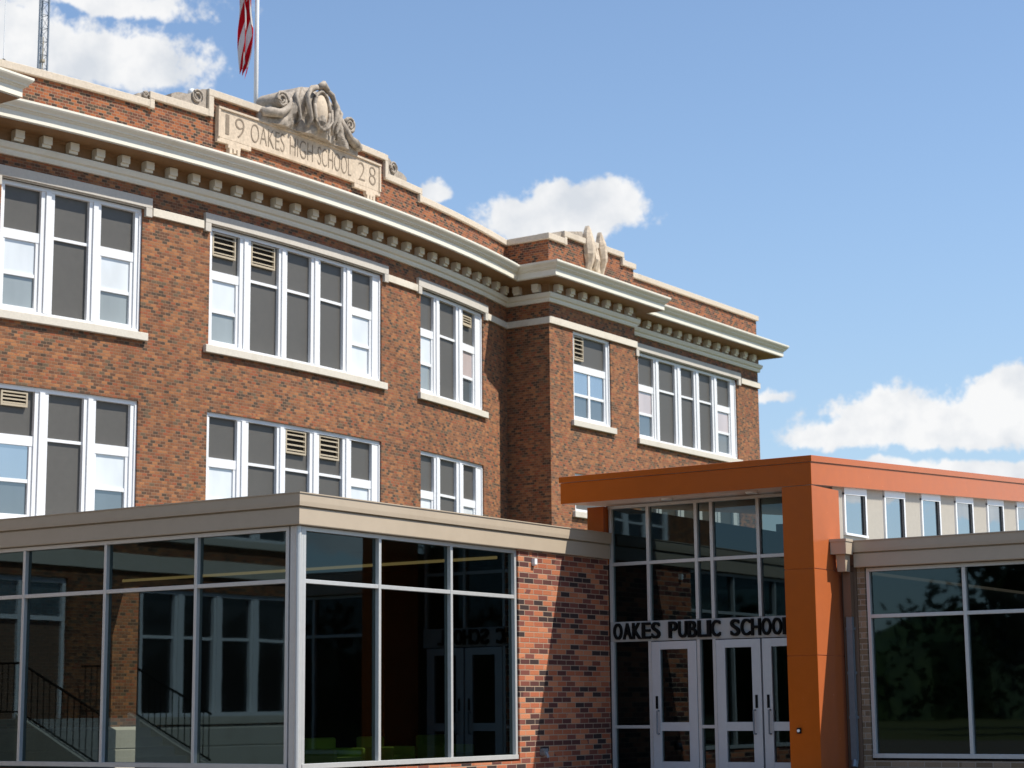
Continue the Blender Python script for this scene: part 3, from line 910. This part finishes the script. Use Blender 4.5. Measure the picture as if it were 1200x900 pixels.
for a, c, zb, h in ((41.25, 41.78, 12.353, .19), (42.05, 42.86, 12.555, .20)):
    Mx = mapX(XB)
    A = [Mx(a, zb, -.25), Mx(c, zb, -.25), Mx(c, zb, -.02), Mx(a, zb, -.02), Mx(a + .05, zb + .05, -.25), Mx(c, zb + h, -.25), Mx(c, zb + h, -.02), Mx(a + .05, zb + .05, -.02)]
    mbs.hexa(A)
mbs.build('scroll_ornament', dark_stone, school)

# leaf bracket on the bay parapet
mb = MB(); Mx = mapX(XB)
def leafform(mb, s, z0, z1, wd, o0, o1):
    n = 20; prev = None
    for i in range(n + 1):
        t = i / n; z = z0 + (z1 - z0) * t
        K = ((0, .40), (.12, .62), (.22, .50), (.4, .86), (.6, 1.0), (.78, .84), (.9, .5), (1, .05))
        for (ta, wa), (tb, wb) in zip(K, K[1:]):
            if ta <= t <= tb + 1e-9: wv = wd * (wa + (wb - wa) * (t - ta) / (tb - ta))
        od = .03 + o1 * (.10 + .90 * math.sin(t * math.pi * .96)) * (1 - .3 * t)
        cur = [Mx(s - wv / 2, z, -.05), Mx(s - wv / 2, z, od * .55), Mx(s - wv * .18, z, od), Mx(s + wv * .18, z, od), Mx(s + wv / 2, z, od * .55), Mx(s + wv / 2, z, -.05)]
        if prev:
            for k in range(5): mb.face([prev[k], prev[k + 1], cur[k + 1], cur[k]])
        prev = cur
    mb.face(prev)
leafform(mb, 43.06, 11.60, 12.95, .40, .10, .22)
leafform(mb, 43.40, 11.60, 12.50, .22, .06, .16)
leafform(mb, 43.70, 11.60, 12.90, .32, .10, .22)
mb.tube([Mx(43.36, 11.70, .08), Mx(43.34, 12.0, .14), Mx(43.38, 12.3, .10), Mx(43.36, 12.45, .07)], [.05, .08, .05, .03], 8)
mb.tube([Mx(43.22, 11.75, .12), Mx(43.2, 12.0, .2), Mx(43.24, 12.3, .12)], [.05, .07, .03], 7)
mb.sbox(Mx, 42.98, 43.80, 11.72, 12.30, -.05, .07)
lb = mb.build('leaf_bracket', panel_stone, school, smooth=False)
carve(lb, .02, 6)

# ------------------------------------------------------------------ things on the old roof
def groundz(): return 11.45
p = (-27.45, 30.50, 11.46)
pole = thing('flagpole', 'white flagpole rising behind the carved stone crest', 'flagpole', p)
mb = MB(); mb.tube([(p[0], p[1], 11.46), (p[0], p[1], 15), (p[0], p[1], 20.2)], [.052, .048, .035], 12); mb.build('pole', white_paint, pole, smooth=True)
mb = MB(); mb.lathe((p[0], p[1], 11.46), [(.0, .12), (.07, .12), (.14, .03), (.14, 0)], 16); mb.build('base', galv, pole)
mb = MB(); mb.lathe((p[0], p[1], 20.2), [(.0, 0), (.05, .02), (.075, .075), (.05, .13), (0, .15)], 14); mb.build('finial', tan_metal, pole, smooth=True)

# flag hanging limp, gathered in folds
mb = MB()
nu, nv = 30, 60
fx = right.copy(); fx.z = 0; fx.normalize(); fy = Vector((-fx.y, fx.x, 0))
def fpt(u, v):
    zt = 19.0 - u * .25; zb = 13.80 + .28 * abs(math.sin(u * 7.0)) + .15 * (1 - u)
    z = zt + (zb - zt) * v
    wid = .33 + .09 * math.sin(v * 15.5 + .6) - .14 * max(0, v - .80) / .2
    wid *= (1.0 - .35 * max(0, v - .55))
    cx = -.20 - .03 * math.sin(v * 13) - .05 * v
    ph = u * 2 * math.pi * 2.1 + v * 5.0
    x = cx + wid * (u - .5) + .045 * math.sin(ph)
    y = .10 * math.cos(ph) * (1 - .3 * v) + .02 * math.sin(v * 20)
    q_ = Vector((p[0], p[1], z)) + fx * x + fy * y
    return q_
for i in range(nu):
    for j in range(nv):
        cs = [(i, j), (i + 1, j), (i + 1, j + 1), (i, j + 1)]
        mb.face([fpt(a / nu, c / nv) for a, c in cs], [(c / nv, (a / nu * .62 + c / nv * 1.25) * .62) for a, c in cs])
fl = mb.build('flag', flag_m, None, smooth=True)
tag(fl, 'red and white striped flag hanging limp beside its pole above the roof', 'flag')

# lattice mast
def world_at(px, py, zc):
    d = fwd + right * ((px - 600) / 2236.37) - up * ((py - 450) / 2236.37)
    return d * zc
mt = world_at(49, 80, 60)
mast = thing('lattice_mast', 'slim steel lattice mast standing behind the left end of the roof', 'mast', (mt.x, mt.y, 11.46))
legs = [(mt.x + .165 * math.cos(a), mt.y + .165 * math.sin(a)) for a in (R(34), R(154), R(274))]
for x, y in legs:
    mb = MB(); mb.tube([(x, y, 11.46), (x, y, 27.5)], .033, 6); mb.build('leg', galv, mast)
mb = MB()
for i in range(36):
    z = 11.6 + i * .44
    for k in range(3):
        a, c = legs[k], legs[(k + 1) % 3]
        mb.tube([(*a, z), (*c, z)], .010, 4)
        e_, f_ = (a, c) if i % 2 else (c, a)
        mb.tube([(*e_, z), (*f_, z + .44)], .008, 4)
mb.build('bracing', galv, mast)
mb = MB(); mb.tube([(mt.x + .02, mt.y, 19.9), (mt.x + .02, mt.y, 21.0)], .02, 6); mb.lathe((mt.x + .02, mt.y, 20.15), [(0, 0), (.08, .02), (.08, .1), (0, .14)], 8); mb.build('insulator', tan_metal, mast)
wt_ = world_at(4, 72, 47)
wh = thing('whip_antenna', 'thin whip antenna on the roof at the far left edge', 'antenna', (wt_.x, wt_.y, 11.46))
mb = MB(); mb.tube([(wt_.x, wt_.y, 11.46), (wt_.x, wt_.y, wt_.z + .05)], .03, 8); mb.lathe((wt_.x, wt_.y, wt_.z - .06), [(0, 0), (.07, .0), (.07, .09), (0, .14)], 10); mb.build('mount', black_metal, wh)
mb = MB(); mb.tube([(wt_.x, wt_.y, wt_.z), (wt_.x, wt_.y, wt_.z + 3.4)], .010, 6, .005); mb.build('rod', white_paint, wh)
dm = world_at(225, 107, 43)
dome = thing('roof_vent', 'small white domed roof vent peeping over the stepped parapet', 'vent', (dm.x, dm.y, 11.46))
mb = MB(); mb.tube([(dm.x, dm.y, 11.46), (dm.x, dm.y, dm.z - .03)], .05, 10); mb.build('pipe', galv, dome)
mb = MB(); mb.lathe((dm.x, dm.y, dm.z - .08), [(.0, -.02), (.09, -.02), (.10, .05), (.07, .12), (.0, .15)], 16); mb.build('cap', white_paint, dome, smooth=True)

# ------------------------------------------------------------------ glass lobby
lobby = thing('glass_lobby', 'low glass walled lobby with tan metal roof edge and brick pier', 'building', (-20, 22, G))
XG, YG, YD = -16.2, 18.94, 26.67
FL = G + .02
ZS, ZT, ZTR = -.745, 2.385, 1.66
FX, FY = mapX(XG), mapY(YG)
XL = -27.0
YE = 24.03                                # window end, start of brick pier
mb = MB()
def bwall(mb, M, a, c, z0, z1, th=.25): mb.sbox(M, a, c, z0, z1, -th, 0)
bwall(mb, FY, XL, XG, G - .05, ZS - .03)
mb.sbox(FX, YG + .25, YE, G - .05, ZS - .03, -.25, 0)
mb.sbox(FX, YE + .003, YD - .02, G - .05, 2.395, -.25, 0)
mb.build('wall', new_brick, lobby)
# roof edge: two tier metal fascia
def fascia(M, a, c, z0, zg, z1, mat, parent, o_lo=0.0, o_hi=.035, end0=0, end1=0):
    mb = MB()
    mb.sbox(M, a, c, zg + .006, z1 - .015, -.2, o_hi)
    mb.sbox(M, a, c, z1 - .015, z1, -.2, o_hi + .012)
    mb.sbox(M, a, c, z0, zg - .012, -.2, o_lo)
    mb.sbox(M, a, c, zg - .012, zg + .006, -.2, o_lo - .03)
    return mb
mb = MB()
prof = [(-.25, ZT - .005), (.045, ZT - .005), (.05, ZT + .005), (.05, 2.60), (.02, 2.607), (.02, 2.618), (.075, 2.625), (.08, 2.68), (.08, 2.782), (.092, 2.786), (.092, 2.80), (-.3, 2.81)]
sweep(mb, [(XL - .4, YG), (XG, YG), (XG, YD - .03)], prof)
mb.build('fascia', fascia_metal, lobby)
mb = MB(); mb.face([(XL - .4, YG + .2, 2.79), (XG - .2, YG + .2, 2.79), (XG - .2, YD - .03, 2.79), (XL - .4, YD - .03, 2.79)])
mb.build('roof', roof_m, lobby)
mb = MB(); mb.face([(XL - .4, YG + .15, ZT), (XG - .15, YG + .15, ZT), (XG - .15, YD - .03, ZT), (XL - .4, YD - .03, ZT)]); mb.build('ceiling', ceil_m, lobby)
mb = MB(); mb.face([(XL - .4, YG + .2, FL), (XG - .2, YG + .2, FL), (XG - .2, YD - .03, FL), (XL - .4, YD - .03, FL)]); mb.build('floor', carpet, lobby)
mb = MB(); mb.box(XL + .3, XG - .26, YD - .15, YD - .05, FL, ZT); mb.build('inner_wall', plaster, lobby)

fw = .055
def glazed(parent, M, verts, z0, z1, zt, depth=.11, setb=.03, mat=silver, first_last=True):
    """frame bars on the given positions plus one transom; panes as sub-parts"""
    mb = MB()
    a, c = verts[0], verts[-1]
    mb.sbox(M, a - fw / 2, c + fw / 2, z1 - fw, z1, -setb - depth, -setb)
    mb.sbox(M, a - fw / 2, c + fw / 2, z0, z0 + fw + .01, -setb - depth, -setb + .012)
    for v in verts: mb.sbox(M, v - fw / 2, v + fw / 2, z0 + fw + .01, z1 - fw, -setb - depth, -setb)
    for i in range(len(verts) - 1): mb.sbox(M, verts[i] + fw / 2, verts[i + 1] - fw / 2, zt - fw / 2, zt + fw / 2, -setb - depth, -setb - .004)
    fr = mb.build('window', mat, parent, bevel=.004)
    for i in range(len(verts) - 1):
        for za, zb in ((z0 + fw, zt - fw / 2), (zt + fw / 2, z1 - fw)):
            g = MB(); s0, s1 = verts[i] + fw / 2, verts[i + 1] - fw / 2
            o_ = -setb - depth * .55
            g.face([M(s0, za, o_), M(s1, za, o_), M(s1, zb, o_), M(s0, zb, o_)]); g.build('pane', tint_glass, fr)
    return fr
f1 = glazed(lobby, FY, [-26.85, -25.15, -23.10, -21.43, -19.77, -18.04, -16.42], ZS, ZT - .012, ZTR); f1['label'] = 'shaded lobby glazing with silver mullions'
f2 = glazed(lobby, FX, [YG + .16, 20.69, 22.36, YE - .03], ZS, ZT - .012, ZTR); f2['label'] = 'sunlit lobby glazing beside the brick pier'
# corner post
mb = MB()
mb.box(XG - .17, XG - .03, YG + .035, YG + .13, ZS, ZT - .012)
mb.tube([(XG - .055, YG + .06, ZS), (XG - .055, YG + .06, ZT - .012)], .042, 12)
mb.build('corner_post', silver, lobby)
# interior: partition, door, ceiling light
for k, (x0, x1, y0, y1) in enumerate(((-25.5, -17.2, 24.9, 24.925),)):
    mb = MB(); mb.box(x0, x1, y0, y1, ZT - .05, ZT - .004); mb.build('ceiling_light', lamp_m, lobby)
# small wall fittings on the pier
mb = MB(); mb.sbox(FX, 24.40, 24.47, 2.17, 2.26, 0, .06); mb.sbox(FX, 24.415, 24.455, 2.15, 2.17, 0, .04); mb.build('wall_sensor', white_paint, lobby)
mb = MB()
mb.tube([FX(24.62, -.66, 0), FX(24.62, -.66, .09)], .055, 10); mb.tube([FX(24.62, -.66, .09), FX(24.62, -.74, .12)], .022, 8)
mb.tube([FX(24.55, -.62, .06), FX(24.69, -.62, .06)], .018, 6)
mb.build('hose_tap', galv, lobby)

# chairs
def chair(x, y, rz, label, first=None):
    if first is None:
        t = thing('lounge_chair', label, 'chair', (x, y, FL), 'green chairs inside the lobby')
        def part(nm, bx, mat, bev=.03):
            mb = MB()
            for q_ in bx: mb.box(x + q_[0], x + q_[1], y + q_[2], y + q_[3], FL + q_[4], FL + q_[5])
            mb.build(nm, mat, t, bevel=bev)
        part('seat', [(-.30, .32, -.30, .30, .26, .40)], green_vinyl)
        part('backrest', [(-.36, -.22, -.32, .32, .34, .68)], green_vinyl)
        part('armrest', [(-.28, .30, -.36, -.29, .30, .53)], green_vinyl, .02); part('armrest', [(-.28, .30, .29, .36, .30, .53)], green_vinyl, .02)
        for sx in (-.28, .26):
            for sy in (-.30, .26): part('leg', [(sx, sx + .04, sy, sy + .04, 0, .31)], galv, .004)
        return t
    r = first.copy(); COL.objects.link(r); r.location = (x, y, FL + H); r['label'] = label
    for ch in list(first.children):
        k = ch.copy(); COL.objects.link(k); k.parent = r
    r.rotation_euler = (0, 0, rz)
    return r
c1 = chair(-18.1, 22.0, 0, 'green lounge chair behind lobby glass, nearest the silver corner post')
chair(-18.1, 23.25, R(8), 'green lounge chair behind lobby glass, middle of the three', c1)
chair(-18.1, 24.75, R(-6), 'green lounge chair behind lobby glass, nearest the brick pier', c1)
# ------------------------------------------------------------------ orange entrance portal
portal = thing('entrance_portal', 'orange metal framed glass entrance with sloping roof', 'building', (-14.2, 27, G))
YP, XP0, XP1 = 25.65, -16.46, -12.06
SL = .0554                                # roof pitch
ZB0, ZB1 = 3.215, 3.65                    # beam bottom and top at the front
YBK = 38.5
def rz(y): return SL * (y - YP)
mb = MB()
def slab(mb, x0, x1, y0, y1, za, zb):
    mb.hexa([(x0, y0, za + rz(y0)), (x1, y0, za + rz(y0)), (x1, y1, za + rz(y1)), (x0, y1, za + rz(y1)),
             (x0, y0, zb + rz(y0)), (x1, y0, zb + rz(y0)), (x1, y1, zb + rz(y1)), (x0, y1, zb + rz(y1))])
slab(mb, XP0, XP1, YP, YBK, ZB0, ZB1 - .10)
beam = mb.build('roof', orange_metal, portal, bevel=.006)
mb = MB(); slab(mb, XP0 - .018, XP1 + .018, YP - .018, YBK, ZB1 - .094, ZB1); mb.build('roof_edge', orange_metal, portal, bevel=.005)
# column with panel seams
mb = MB()
cx0 = -12.55; cy1 = 26.60
zs_ = [G, .72, 1.98, ZB0 - .002]
for i in range(3): mb.box(cx0, XP1 - .004, YP + .004, cy1, zs_[i] + (.006 if i else 0), zs_[i + 1] - .006)
mb.box(cx0 + .012, XP1 - .012, YP + .012, cy1 - .01, G, ZB0 - .01)
mb.build('column', orange_metal, portal, bevel=.004)
mb = MB(); mb.box(-16.52, -16.21, 26.55, 26.9, 2.30, ZB0 + .02); mb.box(-16.46, -16.25, 26.95, YBK, 2.3, ZB0 + .02); mb.build('side_panel', orange_metal, portal)
mb = MB(); mb.box(-12.42, -12.36, YP - .028, YP + .004, -.40, -.32); mb.build('button_box', black_metal, portal)
mb = MB(); mb.tube([(-12.39, YP - .028, -.36), (-12.39, YP - .04, -.36)], .022, 10); mb.build('door_button', white_paint, portal)
mb = MB(); mb.lathe((-14.85, 26.25, ZB0 + rz(26.25) - .03), [(0, 0), (.09, 0), (.10, .03)], 14); mb.build('soffit_light', white_paint, portal)
mb = MB(); mb.lathe((-13.35, 26.25, ZB0 + rz(26.25) - .03), [(0, 0), (.09, 0), (.10, .03)], 14); mb.build('soffit_light', white_paint, portal)
# storefront
SFm = mapY(YD)
TOPF = 3.245
vs = [-16.16, -15.46, -14.58, -14.30, -13.48, -12.66]
mb = MB()
fs = .055
mb.sbox(SFm, -16.20, -12.6, TOPF - .05, TOPF, -.10, 0)
for v in vs: mb.sbox(SFm, v - fs / 2, v + fs / 2, 1.36, TOPF - .05, -.10, 0)
for i in range(len(vs) - 1): mb.sbox(SFm, vs[i] + fs / 2, vs[i + 1] - fs / 2, 2.265, 2.32, -.10, -.004)
for v in (-16.16, -15.46, -14.58, -14.30): mb.sbox(SFm, v - fs / 2, v + fs / 2, G, 1.04, -.10, 0)
for a, c in ((-16.13, -15.49), (-14.55, -14.33)):
    mb.sbox(SFm, a, c, -.335, -.285, -.10, -.004); mb.sbox(SFm, a, c, G, G + .12, -.10, -.004)
store = mb.build('storefront_frame', silver, portal, bevel=.003)
mb = MB(); mb.sbox(SFm, -16.188, -12.6, 1.04, 1.36, -.10, -.01); mb.build('sign_band', band_panel, portal)
o_ = -.055
for i in range(len(vs) - 1):
    for za, zb in ((1.36, 2.265), (2.32, TOPF - .05)):
        g = MB(); g.face([SFm(vs[i] + .02, za, o_), SFm(vs[i + 1] - .02, za, o_), SFm(vs[i + 1] - .02, zb, o_), SFm(vs[i] + .02, zb, o_)]); g.build('pane', tint_glass, store)
for a, c in ((-16.13, -15.49), (-14.55, -14.33)):
    for za, zb in ((G + .12, -.335), (-.285, 1.04)):
        g = MB(); g.face([SFm(a, za, o_), SFm(c, za, o_), SFm(c, zb, o_), SFm(a, zb, o_)]); g.build('pane', tint_glass, store)
def door(a, c, hand):
    mb = MB(); st = .155
    z0, z1 = G + .012, 1.025
    mb.sbox(SFm, a, a + st, z0, z1, -.075, .01); mb.sbox(SFm, c - st, c, z0, z1, -.075, .01)
    mb.sbox(SFm, a + st, c - st, z1 - .125, z1, -.075, .008); mb.sbox(SFm, a + st, c - st, z0, z0 + .24, -.075, .008); mb.sbox(SFm, a + st, c - st, -.375, -.24, -.075, .008)
    d = mb.build('door', door_alu, portal, bevel=.004)
    for za, zb in ((z0 + .24, -.375), (-.24, z1 - .125)):
        g = MB(); g.face([SFm(a + st, za, -.03), SFm(c - st, za, -.03), SFm(c - st, zb, -.03), SFm(a + st, zb, -.03)]); g.build('pane', tint_glass, d)
    x = a + .085 if hand < 0 else c - .085
    mb = MB(); mb.sbox(SFm, x - .02, x + .02, -.03, .17, .012, .022)
    mb.build('lock_plate', black_metal, d)
    mb = MB(); mb.tube([SFm(x + .03 * -hand, -.06, .012), SFm(x + .03 * -hand, -.06, .075), SFm(x + .03 * -hand, -.42, .075), SFm(x + .03 * -hand, -.42, .012)], .014, 8)
    mb.build('handle', galv, d)
    return d
door(-15.425, -14.615, -1); door(-14.265, -13.495, 1); door(-13.465, -12.69, -1)
# rear rooms behind the storefront
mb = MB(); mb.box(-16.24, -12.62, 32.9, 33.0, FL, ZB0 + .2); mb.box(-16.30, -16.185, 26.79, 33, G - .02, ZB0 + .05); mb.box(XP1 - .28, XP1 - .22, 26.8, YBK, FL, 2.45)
mb.build('inner_wall', plaster, portal)
mb = MB(); mb.face([(-16.2, 26.75, FL), (-12.3, 26.75, FL), (-12.3, 33, FL), (-16.2, 33, FL)]); mb.build('floor', carpet, portal)
# clerestory along the sunny side
MC = mapX(XP1 - .07)
cl = []
y = 27.0
while y < 36.8: cl.append((y, y + .74)); y += 1.54
mb = MB()
ZC0, ZCS = 2.35, 2.60
def htop(y): return ZB0 + rz(y)
bounds = [26.60]
for a, c in cl:
    pa = bounds[-1]
    # ribbed sheet between the windows
    n = max(1, int((a - .05 - pa) / .06))
    for i in range(n):
        s0 = pa + (a - .05 - pa) * i / n; s1 = pa + (a - .05 - pa) * (i + 1) / n; mid = (s0 + s1) / 2
        for p0, p1, q0, q1 in ((s0, mid, 0, .018), (mid, s1, .018, 0)):
            mb.face([MC(p0, ZC0, q0 - .04), MC(p1, ZC0, q1 - .04), MC(p1, htop(p1) + .01, q1 - .04), MC(p0, htop(p0) + .01, q0 - .04)])
    mb.face([MC(a - .05, ZC0, -.035), MC(c + .05, ZC0, -.035), MC(c + .05, ZCS, -.035), MC(a - .05, ZCS, -.035)])
    bounds.append(c + .05)
mb.build('clerestory_wall', ribbed, portal, merge=False)
for a, c in cl:
    fr = MB()
    zt0, zt1 = htop(a) - .075, htop(c) - .075
    fr.sbox(MC, a - .05, c + .05, ZCS - .035, ZCS, -.12, .012)
    fr.sbox(MC, a - .05, a, ZCS, zt0, -.12, .0); fr.sbox(MC, c + .0, c + .05, ZCS, zt1, -.12, .0)
    fr.hexa([MC(a - .05, zt0 - .03, -.12), MC(c + .05, zt1 - .03, -.12), MC(c + .05, zt1 - .03, .004), MC(a - .05, zt0 - .03, .004),
             MC(a - .05, zt0 + .075, -.12), MC(c + .05, zt1 + .075, -.12), MC(c + .05, zt1 + .075, .004), MC(a - .05, zt0 + .075, .004)])
    fw_ = fr.build('clerestory_window', white_frame, portal)
    g = MB(); g.face([MC(a, ZCS, -.03), MC(c, ZCS, -.03), MC(c, zt1 - .03, -.03), MC(a, zt0 - .03, -.03)]); g.build('pane', sky_glass, fw_)
    g = MB(); g.sbox(MC, c - .075, c - .001, ZCS + .001, zt1 - .035, -.029, -.010); g.build('jamb', dark_bronze, fw_)

# letters over the doors
sign = thing('sign', 'black raised letters reading OAKES PUBLIC SCHOOL over the entrance doors', 'sign', (-14.5, YD, 1.0))
def letters(word, a, c):
    n = len(word); wts = {'I': .40}
    tot = sum(wts.get(ch, 1) for ch in word); x = a
    for ch in word:
        wd = (c - a) * wts.get(ch, 1) / tot
        text_part('letter', ch, SFm, x + wd * .07, x + wd * .93, 1.075, 1.335, -.008, .05, black_metal, sign, .012)
        x += wd
letters('OAKES', -16.12, -15.24); letters('PUBLIC', -15.10, -14.16); letters('SCHOOL', -14.00, -12.92)

# ------------------------------------------------------------------ right wing
wing = thing('side_wing', 'low brick wing with tan roof edge and wide window right of the portal', 'building', (-8, 30, G))
YW = 26.60
WY = mapY(YW)
XW0, XW1 = XP1, -2.0
WS, WT, WTR = -.77, 2.03, 1.30
mb = MB()
mb.sbox(WY, XW0 + .24, -11.70, G - .05, 2.05, -.25, 0)
mb.sbox(WY, -11.70, -4.2, G - .05, WS - .03, -.25, -.001)
mb.sbox(WY, -4.2, XW1, G - .05, 2.05, -.25, 0)
mb.box(XW1 - .25, XW1, YW + .25, 36, G - .05, 2.05)
mb.build('wall', buff_brick, wing)
mb = MB()
prof = [(-.25, WT - .005), (.11, WT - .005), (.115, WT + .005), (.115, 2.225), (.085, 2.232), (.085, 2.243), (.14, 2.25), (.145, 2.30), (.145, 2.405), (.157, 2.41), (.157, 2.425), (-.3, 2.435)]
sweep(mb, [(XW0 + .25, YW), (XW1, YW), (XW1, 36)], prof)
# closed end of the metal edge
mb.face([(XW0 + .25, YW - o_, z) for o_, z in prof])
mb.build('fascia', fascia_metal, wing)
mb = MB(); mb.face([(XW0 + .03, YW + .1, 2.42), (XW1 - .2, YW + .1, 2.42), (XW1 - .2, 36, 2.42), (XW0 + .03, 36, 2.42)]); mb.build('roof', roof_m, wing)
mb = MB(); mb.face([(XW0 + .05, YW + .2, WT), (XW1 - .2, YW + .2, WT), (XW1 - .2, 36, WT), (XW0 + .05, 36, WT)]); mb.build('ceiling', ceil_m, wing)
mb = MB(); mb.face([(XW0 + .05, YW + .2, FL), (XW1 - .2, YW + .2, FL), (XW1 - .2, 36, FL), (XW0 + .05, 36, FL)]); mb.build('floor', carpet, wing)
mb = MB(); mb.box(XW0 + .05, XW1 - .26, 35.9, 36, FL, WT); mb.build('inner_wall', plaster, wing)
glazed(wing, WY, [-11.66, -10.17, -8.68, -7.19, -5.70, -4.23], WS, WT - .012, WTR)
mb = MB(); mb.sbox(WY, XW0 + .006, XW0 + .235, G, 2.06, -.2, .02); mb.sbox(WY, XW0 + .006, XW0 + .235, 2.06, 2.42, -.2, .06); mb.build('corner_panel', brown_metal, wing)
# rain water head and downpipe
dpx = -11.97
mb = MB()
mb.sbox(WY, -12.05, -11.80, 2.215, 2.435, .165, .40)
mb.sbox(WY, -12.06, -11.79, 2.40, 2.44, .16, .41)
head = mb.build('rain_head', fascia_metal, wing)
mb = MB()
mb.hexa([WY(-11.99, 1.96, .15), WY(-11.86, 1.96, .15), WY(-11.86, 1.96, .30), WY(-11.99, 1.96, .30), WY(-12.0, 2.215, .15), WY(-11.85, 2.215, .15), WY(-11.85, 2.215, .33), WY(-12.0, 2.215, .33)])
mb.build('outlet', fascia_metal, head)
mb = MB(); mb.sbox(WY, -11.985, -11.865, 1.30, 1.96, .03, .14)
mb.build('downpipe', brown_metal, wing)
mb = MB(); mb.sbox(WY, -11.965, -11.875, -.80, 1.30, .045, .125)
for z in (-.2, .45, 1.1): mb.sbox(WY, -11.975, -11.865, z, z + .04, .0, .13)
mb.tube([WY(-11.92, -.80, .085), WY(-11.92, -.9, .12)], .05, 8)
mb.build('lower_downpipe', steel_pipe, wing)

# ------------------------------------------------------------------ trees and houses that the glass mirrors
def tree(x, y, h, r, label, seed):
    rnd = random.Random(seed)
    t = thing('tree', label, 'tree', (x, y, G), 'trees mirrored in the glass')
    mb = MB()
    mb.tube([(x, y, G), (x + .1, y, G + h * .25), (x, y + .1, G + h * .55), (x + .1, y, G + h * .8)], [h * .03, h * .024, h * .016, h * .006], 8)
    for i in range(9):
        a = rnd.random() * 6.28; z0 = G + h * (.25 + .05 * i)
        mb.tube([(x, y, z0), (x + math.cos(a) * r * .4, y + math.sin(a) * r * .4, z0 + h * .08), (x + math.cos(a) * r * .75, y + math.sin(a) * r * .75, z0 + h * .18)], [h * .012, h * .008, h * .003], 5)
    mb.build('trunk', bark, t)
    mb = MB()
    clumps = []
    for i in range(70):
        a = rnd.random() * 6.28; q1 = rnd.random(); zz = .16 + .82 * q1
        rad = r * math.sin(min(1, max(.2, (zz - .05) / .92)) * math.pi) ** .7 * (rnd.random() ** .4)
        clumps.append((x + math.cos(a) * rad, y + math.sin(a) * rad, G + h * zz, r * (.16 + .18 * rnd.random())))
    for cx_, cy_, cz_, cr in clumps:
        for k in range(46):
            d = Vector((rnd.gauss(0, 1), rnd.gauss(0, 1), rnd.gauss(0, .8))).normalized() * cr * rnd.random() ** .35
            p_ = Vector((cx_, cy_, cz_)) + d
            u = Vector((rnd.gauss(0, 1), rnd.gauss(0, 1), rnd.gauss(0, 1))).normalized(); v = u.orthogonal().normalized()
            s_ = .2 + .22 * rnd.random()
            mb.face([p_ - u * s_, p_ + v * s_ * .6, p_ + u * s_, p_ - v * s_ * .6])
    mb.build('crown', leaf_m, t, merge=False)
tree(-21, -14, 9, 3.4, 'leafy tree mirrored in the entrance glass, tallest of the row', 1)
tree(-27.7, -30.7, 13, 4.3, 'broad leafy tree mirrored in the wing window beside the brown downpipe', 2)
tree(-22.5, -33, 14, 4.6, 'dark leafy tree mirrored in the far right wing window pane', 3)
tree(24, 62, 8, 4.0, 'round leafy tree mirrored low in the sunlit lobby pane by the corner post', 4)
tree(12, 74, 9, 4.4, 'wide leafy tree mirrored low in the middle lobby pane', 5)

# far tree line round the site, seen only in the glass
rnd = random.Random(5)
mb = MB()
for i in range(150):
    a = R(28 + 297 * i / 149.0)
    d = 95 + rnd.uniform(-9, 9); dg = math.degrees(a); tall = .72 if dg < 95 else (1.35 if 150 < dg < 250 else 1.0)
    hh = rnd.uniform(6.2, 8.8) * (1 + .18 * math.sin(i * .37)) * tall
    bx, by = math.sin(a) * d, math.cos(a) * d
    for k in range(150):
        t = rnd.random(); w_ = 3.4 * (1 - .55 * t)
        p_ = Vector((bx + rnd.gauss(0, w_ * .6), by + rnd.gauss(0, w_ * .6), G + hh * t ** .8))
        u = Vector((rnd.gauss(0, 1), rnd.gauss(0, 1), rnd.gauss(0, 1))).normalized(); v = u.orthogonal().normalized()
        s_ = rnd.uniform(.25, .6)
        mb.face([p_ - u * s_, p_ + v * s_ * .7, p_ + u * s_, p_ - v * s_ * .7])
for lo in range(0, 149):
    # wooded bank under the crowns
    def bank(i, j):
        a = R(28 + 297 * i / 149.0); d = 97 + 3 * math.sin(i * 1.7) + (0, 1.5, 6, 10)[j] * 1.0
        dg = math.degrees(a); tall = .72 if dg < 95 else (1.35 if 150 < dg < 250 else 1.0)
        z = G + tall * (0, 3.6 + .7 * math.sin(i * .9), 5.4 + .9 * math.sin(i * 1.3 + 1), 4.0)[j]
        return (math.sin(a) * d, math.cos(a) * d, z)
    for j in range(3): mb.face([bank(lo, j), bank(lo + 1, j), bank(lo + 1, j + 1), bank(lo, j + 1)])
tl = mb.build('treeline', leaf_m, None, merge=False)
tag(tl, 'far belt of trees round the site, mirrored dark and low in the glass', 'trees'); tl['kind'] = 'stuff'

for o in list(D.objects):
    if '_org' in o: del o['_org']
